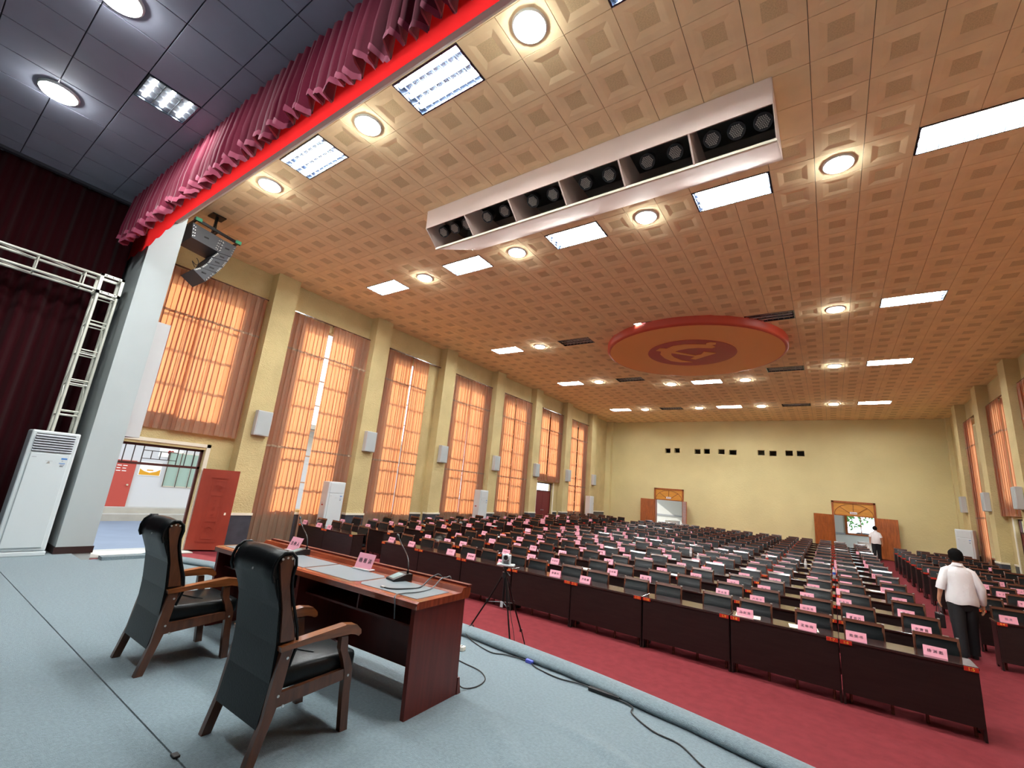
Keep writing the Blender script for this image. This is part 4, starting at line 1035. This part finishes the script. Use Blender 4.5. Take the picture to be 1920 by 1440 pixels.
for (r, bn, bk, xr, di, nd) in order:
    y0 = Y0 + PITCH * r; z0 = fl(y0 + .2); xc = xr - DW * (di + .5)
    jit = random.uniform(-.008, .008)
    side = {'m': 'from walking man\'s aisle', 'l': 'from the middle block', 'r': 'from the outer wall'}[bk]
    rown = f'{ORD[r]} row'
    d = thing('lecture_desk', f'dark lacquered desk, {rown}, {bn}, {ORD[di]} {side}', 'desk', (xc, y0 + jit, z0), random.uniform(-.004, .004), 'desks in rows in the hall')
    for k in ('top', 'front', 'shelf', 'sa', 'sb'): link(DP[k][0], DP[k][1], d)
    for s in (1, -1):
        num = seat_no0[bk] + 2 * di + (0 if s > 0 else 1)
        t = link('seat_number_tag', tag_me, d, (s * (DW / 2 - .068), .0, DH - .028))
        if r < 5:
            l = link('lettering', text_mesh('%d-%d' % (r + 1, num), .042, 'yellow_ink', .0004), t, (0, -.0065, 0)); l.rotation_euler = (PI / 2, 0, 0)
    for s in (1, -1):
        si = 2 * di + (0 if s > 0 else 1)
        cx = xc + s * .348 + random.uniform(-.012, .012); cy = y0 + .47 + random.uniform(-.025, .05); zc = fl(cy); rz = random.uniform(-.03, .03)
        nchair += 1
        lab = f'black padded chair, {rown}, {bn}, {ORD[si]} seat {side}'
        if nchair <= 296:
            if r < 9:
                c = thing('lecture_chair', lab, 'chair', (cx, cy, zc), rz, 'padded chairs in the hall rows')
                for (nm, me) in CH.values(): link(nm, me, c)
            else:
                tag(link('lecture_chair', far_chair, None, (cx, cy, zc), rz), lab, 'chair', 'padded chairs in the hall rows')
        else: back_stuff.append((cx, cy, zc, rz))
        # name card
        nm = NAMES.get((bk, r))
        pr = .0 if r > 12 else (.88 if r < 9 else .6)
        if bk == 'r': pr *= .6
        if (nm and nm[si]) or (not nm and random.random() < pr):
            off = random.uniform(-.17, -.03)
            cl = f'pink folded name card, {rown}, {bn}, {ORD[si]} seat {side}'
            crz = random.uniform(-.12, .12)
            k = link('name_card', card_me, None, (cx + off, y0 + .10 + random.uniform(-.02, .06), z0 + DH + .0005), crz); tag(k, cl, 'name card', 'pink name cards on the hall desks')
            if r < 4: lm = text_mesh(' '.join(nm[si] if nm else random.choice(POOL)), .038, 'ink', .0)
            else: lm = random.choice(marks_me)
            if r < 10:
                l = link('lettering', lm, k, (0, -.0190, .05)); l.rotation_euler = (PI / 2 - ctilt, 0, 0) if r < 4 else (-ctilt, 0, 0)
if back_stuff:
    bm = bmesh.new(); me = bpy.data.meshes.new('rear_chairs')
    for (cx, cy, zc, rz) in back_stuff:
        n0 = len(bm.verts); bm.from_mesh(far_chair); bm.verts.ensure_lookup_table()
        bmesh.ops.transform(bm, matrix=Matrix.Translation((cx, cy, zc)) @ Matrix.Rotation(rz, 4, 'Z'), verts=bm.verts[n0:])
    bm.to_mesh(me); bm.free()
    for m in far_chair.materials: me.materials.append(m)
    o = link('rear_chairs', me); o['kind'] = 'stuff'; tag(o, 'black padded chairs filling the last rows before the rear wall', 'chairs')
# ------------------------------------------------------------------ loose papers, bottles
def desk_top_at(r): y = Y0 + PITCH * r; return y, fl(y + .2) + DH
def paper(r, x, rz, w, h, label, m='paper'):
    y, z = desk_top_at(r); b = MB(); b.box(-w / 2, w / 2, -h / 2, h / 2, 0, .003)
    tag(link('paper_sheet', b.mesh('paper_sheet', m), None, (x, y + .19, z), rz), label, 'paper', 'loose papers on the desks')
paper(0, -.38, .12, .32, .23, 'cream paper sheet on front desk beside a red seat tag')
paper(0, -1.02, .1, .30, .22, 'cream paper sheet on front desk two cards left of the walking man\'s aisle end')
for i, (r, x) in enumerate(((1, -4.1), (2, -2.6), (3, -7.9), (4, -3.4), (4, .7), (5, -.9), (6, -5.2), (6, .2), (7, -2.2), (8, -3.9), (9, -6.4), (5, -9.9), (3, -10.7), (8, .8))):
    paper(r, x, random.uniform(-.3, .3), .30, .21, f'white paper sheet on {ORD[r]}-row desk, {ORD[int((DX - x) / DW)] if x < DX and x > -8.5 else "red-door side"} desk counted from the walking man\'s aisle', 'poster_white')
def bottle(r, x, cap, label):
    y, z = desk_top_at(r); o = thing('water_bottle', label, 'bottle', (x, y + .31, z), 0, 'water bottles on the desks')
    prof = [(.030, 0), (.032, .01), (.032, .13), (.028, .15), (.014, .185), (.0135, .20)]; seg = 14
    MB().loft([[(q * math.cos(2 * PI * k / seg), q * math.sin(2 * PI * k / seg), h) for k in range(seg)] for q, h in prof]).build('bottle_body', 'reflector', o)
    MB().cyl((0, 0, .06), .0326, .05, 14).build('wrapper', cap, o); MB().cyl((0, 0, .195), .0155, .022, 12).build('cap', cap, o)
bottle(5, -.02, 'cap_blue', 'blue-capped water bottle at a desk joint, sixth row of middle block')
bottle(6, -.62, 'poster_white', 'white-capped bottle on a desk, seventh row of middle block')
bottle(5, -3.2, 'poster_white', 'white-capped bottle on a desk, sixth row, amid the middle block')
bottle(4, -2.75, 'poster_white', 'white-capped bottle on a desk, fifth row of middle block')
bottle(6, -1.5, 'red_tag', 'red-wrapped bottle on a desk, seventh row of middle block')

# ------------------------------------------------------------------ people
def skin_mesh(name, verts, edges, radii, m, root=0, sub=2):
    me = bpy.data.meshes.new(name); me.from_pydata(verts, edges, []); me.update()
    o = bpy.data.objects.new(name, me); C.objects.link(o)
    sk = o.modifiers.new('skin', 'SKIN'); sk.use_smooth_shade = True; sk.branch_smoothing = .4
    if not me.skin_vertices: 
        bpy.context.view_layer.objects.active = o
    for i, v in enumerate(me.skin_vertices[0].data): v.radius = radii[i] if isinstance(radii[i], tuple) else (radii[i], radii[i]); v.use_root = (i == root)
    sb = o.modifiers.new('sub', 'SUBSURF'); sb.levels = sub; sb.render_levels = sub
    bpy.context.view_layer.update()
    res = bpy.data.meshes.new_from_object(o.evaluated_get(bpy.context.evaluated_depsgraph_get()))
    bpy.data.objects.remove(o); res.name = name; res.materials.clear(); res.materials.append(MATS[m])
    for p in res.polygons: p.use_smooth = True
    return res
def ell(cx, cy, z, rx, ry, n=18): return [(cx + rx * math.cos(2 * PI * k / n), cy + ry * math.sin(2 * PI * k / n), z) for k in range(n)]
def person(loc, rz, H, label, short_sleeve, stride, lean, hands):
    """local: facing +y, x to the right, z up, drawn for a height of 1.72 then scaled"""
    k = H / 1.72; o = thing('person', label, 'person', loc, rz); o.scale = (k, k, k)
    V, E, R = [], [], []
    def add(p, r, par=None):
        V.append(tuple(p)); R.append(r)
        if par is not None: E.append((par, len(V) - 1))
        return len(V) - 1
    ly = lambda z: lean * max(0, z - .9)
    pel = add((0, 0, .93), (.13, .09)); sp = add((0, ly(1.12) - .01, 1.12), (.12, .085), pel); ch = add((0, ly(1.32), 1.32), (.14, .09), sp)
    nk = add((0, ly(1.46), 1.46), .055, ch); nk2 = add((0, ly(1.52) + .01, 1.52), .052, nk); hd = add((0, ly(1.58) + .02, 1.575), (.072, .082), nk2); hd2 = add((0, ly(1.64) + .018, 1.64), (.078, .092), hd); add((0, ly(1.70) + .01, 1.69), .05, hd2)
    nose = add((0, ly(1.6) + .105, 1.585), .012, hd); 
    for s in (-1, 1): add((s * .085, ly(1.6) + .005, 1.60), (.012, .018), hd2)
    for s in (-1, 1):
        dy = stride * s
        hp = add((s * .09, 0, .88), .085, pel); kn = add((s * .095, dy * .55 + .02, .49), .055, hp); an = add((s * .10, dy, .09), .038, kn)
        add((s * .105, dy + .10, .035), .032, an)
        sh = add((s * .145, ly(1.37), 1.36), .042, ch)
        (ex, ey, ez_), (wx, wy, wz) = hands[0 if s < 0 else 1]
        el_ = add((s * ex, ey, ez_), .042, sh); wr_ = add((s * wx, wy, wz), .028, el_)
        pm = add((s * (wx + .004), wy + .012, wz - .06), (.020, .036), wr_)
        for f, (fy, fl_) in enumerate(((.034, .060), (.012, .070), (-.010, .066), (-.031, .052))):
            k1 = add((s * (wx + .006), wy + .012 + fy, wz - .10), .0095, pm); k2 = add((s * (wx - .004), wy + .016 + fy, wz - .10 - fl_ * .55), .009, k1); add((s * (wx - .018), wy + .018 + fy, wz - .10 - fl_), .008, k2)
        t1 = add((s * (wx - .008), wy + .052, wz - .055), .010, pm); add((s * (wx - .018), wy + .066, wz - .095), .009, t1)
    link('body', skin_mesh('body', V, E, R, 'skin'), o)
    for s in (-1, 1): MB().cyl((s * .032, ly(1.6) + .096, 1.607), .009, .006, 8, axis='y').build('eye', 'hair', o)
    # hair cap over top and back of the head
    b = MB(); rings = []
    for i in range(9):
        t = i / 8; z = 1.535 + .205 * t; q = max(.12, 1 - (max(0, t - .4) / .6) ** 2.6) ** .6; front = .075 if t > .62 else .015
        ring = []
        for j in range(20):
            a = 2 * PI * j / 20; x = .099 * q * math.cos(a); y = .112 * q * math.sin(a); y = min(y, front * q + .0) ; ring.append((x * (1 if t > .2 else .86), ly(z) + .012 + y, z))
        rings.append(ring)
    b.loft(rings); b.build('hair', 'hair', o)
    # shirt
    b = MB()
    tor = [(.845, .205, .145), (.88, .212, .15), (.95, .208, .148), (1.02, .200, .14), (1.12, .194, .132), (1.25, .200, .128), (1.33, .200, .124), (1.385, .172, .110), (1.43, .12, .085), (1.465, .075, .07), (1.485, .068, .068)]
    rings = []
    for i, (z, rx, ry) in enumerate(tor):
        R_ = ell(0, ly(z), z, rx, ry, 28)
        if z < 1.3: R_ = [(x * (1 + .022 * math.sin(j * 2.1 + z * 9)), y * (1 + .05 * math.sin(j * 1.7 + z * 14)), zz + (.012 * math.sin(j * .9) if i == 0 else 0)) for j, (x, y, zz) in enumerate(R_)]
        rings.append(R_)
    b.loft(rings)
    for s in (-1, 1):
        (ex, ey, ez_), (wx, wy, wz) = hands[0 if s < 0 else 1]
        sh = Vector((s * .10, ly(1.40), 1.385)); s0 = Vector((s * .158, ly(1.37), 1.345)); e = Vector((s * ex, ey, ez_)); w_ = Vector((s * wx, wy, wz))
        if short_sleeve[0 if s < 0 else 1] == 1: pts = [sh, s0, s0.lerp(e, .4), s0.lerp(e, .86)]; rr = [.062, .072, .072, .072]
        elif short_sleeve[0 if s < 0 else 1] == 2: pts = [sh, s0, s0.lerp(e, .5), e, e.lerp(w_, .28), e.lerp(w_, .34)]; rr = [.062, .074, .070, .066, .066, .068]
        else: pts = [sh, s0, s0.lerp(e, .5), e, e.lerp(w_, .5), e.lerp(w_, .88), e.lerp(w_, .97)]; rr = [.062, .074, .070, .064, .058, .050, .044]
        b.tube(pts, rr, 14)
    b.build('shirt', 'shirt', o)
    b = MB(); b.loft([ell(0, -.045 + ly(1.46), 1.455, .075, .05, 16), ell(0, -.01 + ly(1.49), 1.505, .066, .064, 16)], cap=False); b.build('collar', 'shirt', o)
    # trousers
    b = MB(); b.loft([ell(0, 0, .99, .172, .118, 22), ell(0, 0, .90, .182, .128, 22), ell(0, 0, .80, .18, .125, 22), ell(0, 0, .74, .15, .10, 22)])
    for s in (-1, 1):
        dy = stride * s
        b.tube([(s * .088, 0, .86), (s * .09, dy * .25, .68), (s * .095, dy * .55 + .01, .49), (s * .098, dy * .8, .28), (s * .10, dy, .10), (s * .10, dy, .055)], [.112, .108, .092, .084, .080, .082], 16)
    b.build('trousers', 'trousers', o)
    for s in (-1, 1):
        dy = stride * s
        b = MB(); rings = []
        for t, w_, h_ in ((-.075, .03, .05), (-.05, .042, .075), (.02, .044, .085), (.08, .048, .06), (.14, .046, .045), (.185, .028, .03)):
            rings.append([(s * .102 + w_ * math.cos(a), dy + t, max(0.0, h_ * .5 + h_ * .5 * math.sin(a))) for a in [2 * PI * j / 14 for j in range(14)]])
        b.loft(rings); b.build('shoe', 'black_plastic', o)
    MB().loft([ell(0, 0, .955, .176, .122, 22), ell(0, 0, .99, .176, .122, 22)], cap=False).build('belt', 'black_plastic', o)
    return o
MX, MY = 1.74, 11.2
person((MX, MY, fl(MY)), .12, 1.72, 'man in white shirt and black trousers walking down the aisle holding a bag', (2, 0), .12, .02,
       (((.245, -.02, 1.13), (.285, .02, .90)), ((.25, -.03, 1.12), (.275, .06, .86))))
bag = thing('handbag', 'small black bag with straps held by the man in the aisle', 'bag', (MX - .305, MY - .01, fl(MY) + .42), .12)
MB().cbox(-.04, .04, -.12, .12, 0, .22, .015).build('bag_body', 'black_plastic', bag)
for s in (-.02, .02): MB().tube([(s, -.07, .21), (s * .6, -.03, .32), (0, .02, .385), (s * .6, .06, .32), (s, .09, .21)], .005, 6).build('strap', 'black_plastic', bag)
person((1.72, 29.0, fl(29.0)), -.1, 1.60, 'man in white polo and dark trousers walking out by the rear doorway', (1, 1), .10, .03,
       (((.235, -.01, 1.13), (.25, .06, .90)), ((.235, -.01, 1.13), (.25, .06, .90))))

# ------------------------------------------------------------------ rear lobby
b = MB(); b.box(XL, XR, YB + .3, 34.3, fl(YB) - .3, fl(YB) - .01); struct(b.build('floor_lobby', 'concrete'))
wl2 = wall('wall_lobby', 'lobby_wall', 'y', 34.0, 34.2, XL, XR, F0 - .3, 4.2, [(-9.2 + 1.35, -7.2 + 1.0, 1.0, 2.6), (.75, 2.05, .98, 2.7)])
b = MB(); b.box(XL, XR, YB + .3, 34.3, 3.6, 3.7); struct(b.build('ceiling_lobby', 'lobby_wall'))
MB().box(XL, XR, 33.96, 34.0, .86, .96).build('lobby_rail', 'ac_grey', wl2)
for i, (x0, x1, z0, z1) in enumerate(((-7.85, -6.2, 1.0, 2.6), (.75, 2.05, .98, 2.7))):
    wn += 1; b = MB(); t = .10
    b.box(x0 - t, x0 + .02, 33.95, 34.12, z0 - t, z1 + t); b.box(x1 - .02, x1 + t, 33.95, 34.12, z0 - t, z1 + t); b.box(x0, x1, 33.95, 34.12, z0 - t, z0); b.box(x0, x1, 33.95, 34.12, z1, z1 + t)
    xm = (x0 + x1) / 2; b.box(xm - .02, xm + .02, 34.02, 34.08, z0, z1)
    w_ = struct(b.build('window_%d' % wn, 'door_wood'))
    for (xa, xb) in ((x0, xm - .02), (xm + .02, x1)): MB().box(xa, xb, 34.045, 34.05, z0, z1).build('pane', 'glass', w_)
tb = thing('lobby_table', 'small table under a white cloth in the rear lobby', 'table', (1.55, 31.6, fl(YB) - .01))
b = MB(); n = 48; rings = []
for z, e in ((.72, 0), (.70, .01), (.40, .03), (.12, .05)):
    ring = []
    for j in range(n):
        a = 2 * PI * j / n; q = .45 / max(abs(math.cos(a)), abs(math.sin(a)) / .7); f = 1 + e * (1 + math.sin(a * 11)) ; ring.append((q * math.cos(a) * f, q * math.sin(a) * f, z))
    rings.append(ring)
b.loft(rings, cap=False); b.add(rings[0], [tuple(range(n))]); b.build('table_cloth', 'poster_white', tb)
for sx in (-.38, .38):
    for sy in (-.25, .25): MB().box(sx - .02, sx + .02, sy - .02, sy + .02, 0, .70).build('leg', 'black_metal', tb)
tb2 = copy_tree(tb, (-8.75, 31.9, fl(YB) - .01), .1, 'white-clothed lobby table behind the rear doorway by the red-door wall')
# trees and a car behind the lobby
gy = -.4
b = MB(); b.box(-30, 25, 34.3, 60, gy - .3, gy); struct(b.build('ground_rear', 'concrete'))
def tree(loc, h, r, label, seed):
    rnd = random.Random(seed); o = thing('tree', label, 'tree', loc, 0, 'trees behind the lobby')
    MB().tube([(0, 0, 0), (.05, 0, h * .4), (0, .04, h * .75)], [.09, .07, .04], 8).build('trunk', 'bark', o)
    b = MB()
    for i in range(900):
        a, u, q = rnd.uniform(0, 2 * PI), rnd.uniform(-1, 1), r * rnd.uniform(.5, 1) ; s_ = math.sqrt(1 - u * u)
        c = Vector((q * s_ * math.cos(a), q * s_ * math.sin(a), h * .62 + q * u * .9)); d1_ = Vector((rnd.uniform(-1, 1), rnd.uniform(-1, 1), rnd.uniform(-1, 1))).normalized(); d2_ = d1_.orthogonal().normalized(); L2 = .16
        b.add([c - d1_ * L2, c + d2_ * L2 * .5, c + d1_ * L2, c - d2_ * L2 * .5], [(0, 1, 2, 3)])
    f = b.build('foliage', 'leaf', o); f['kind'] = 'stuff'
tree((.6, 42.5, gy), 5.5, 2.3, 'broad green tree behind the car outside the lobby', 1)
tree((6.6, 44.5, gy), 6, 2.6, 'tall green tree right behind the parked car bonnet', 2)
tree((-8.4, 41, gy), 5.5, 2.4, 'green tree seen through the lobby window by the red-door side', 3)
tree((-14.0, 43, gy), 6, 2.6, 'green tree beyond the lobby at the far corner', 4)
car = thing('car', 'white parked car outside the lobby window', 'car', (2.3, 38.2, gy))
MB().prism([(-2.1, .35), (2.1, .35), (2.15, .75), (1.75, .88), (1.0, .95), (.45, 1.42), (-1.0, 1.45), (-1.75, .98), (-2.15, .9)], 'y', -.85, .85).build('car_body', 'car_white', car)
MB().prism([(.92, .97), (.42, 1.37), (-.95, 1.40), (-1.6, .99)], 'y', -.86, -.84).build('side_glass', 'dark_slot', car)
for x in (-1.35, 1.35):
    for y in (-.87, .67): MB().cyl((x, y, .32), .32, .2, 20, axis='y').build('wheel', 'rubber', car)

# ------------------------------------------------------------------ yard and house outside the open door
b = MB(); b.box(-60, XL - .28, -25, 60, F0 - .3, F0 - .02); struct(b.build('ground_yard', 'asphalt'))
hs = thing('yard_house', 'white single-storey house across the yard with grey steps', 'house', (-20.0, 6.5, F0))
MB().box(-6, 0, -9, 14, 0.36, 4.0).build('house_wall', 'wall_out', hs)
MB().box(-6.4, .9, -9.4, 14.4, 4.0, 4.2).build('roof_slab', 'concrete', hs)
MB().box(-.2, .45, -9, 14, -.1, .37).build('step', 'concrete', hs); MB().box(.40, .85, -9, 14, -.1, .19).build('step', 'concrete', hs)
d = MB().box(-.02, .05, -1.75, -.87, .37, 1.93).build('house_door', 'pink_door', hs)
MB().cyl((.05, -.98, 1.1), .03, .05, 10, axis='x').build('door_knob', 'silver', d)
b = MB()
for i in range(4):
    for j in range(3): b.box(.05, .054, -1.55 + j * .16, -1.45 + j * .16 + .02 * (i % 2), 1.82 - i * .09, 1.845 - i * .09)
b.build('chalk_marks', 'poster_white', d)
w_ = MB().box(-.02, .03, .02, 1.62, 1.10, 2.35).build('house_window', 'steel_frame', hs)
for i in range(4):
    ya = .05 + i * .39; MB().box(.02, .036, ya, ya + .36, 1.13, 2.32).build('pane', 'mint_curtain', w_)
for i in range(5): MB().box(.06, .08, .03 + i * .39, .05 + i * .39, 1.10, 2.35).build('window_bar', 'grille', w_)
p = MB().box(.0, .02, -.75, -.10, 1.45, 1.92).build('poster', 'poster_white', hs)
MB().prism([(-.73, 1.47), (-.12, 1.47), (-.12, 1.68), (-.25, 1.60), (-.425, 1.55), (-.60, 1.60), (-.73, 1.68)], 'x', .02, .023).build('poster_swash', 'poster_yellow', p)
MB().box(.02, .024, -.52, -.33, 1.62, 1.66).build('poster_line', 'poster_yellow', p)
p2 = MB().box(.0, .02, -.30, .45, 2.15, 2.45).build('notice', 'poster_white', hs)
MB().prism([(-.05, 2.33), (.0, 2.40), (.06, 2.38), (.12, 2.40), (.17, 2.33), (.06, 2.20)], 'x', .02, .023).build('red_heart', 'red_band', p2)
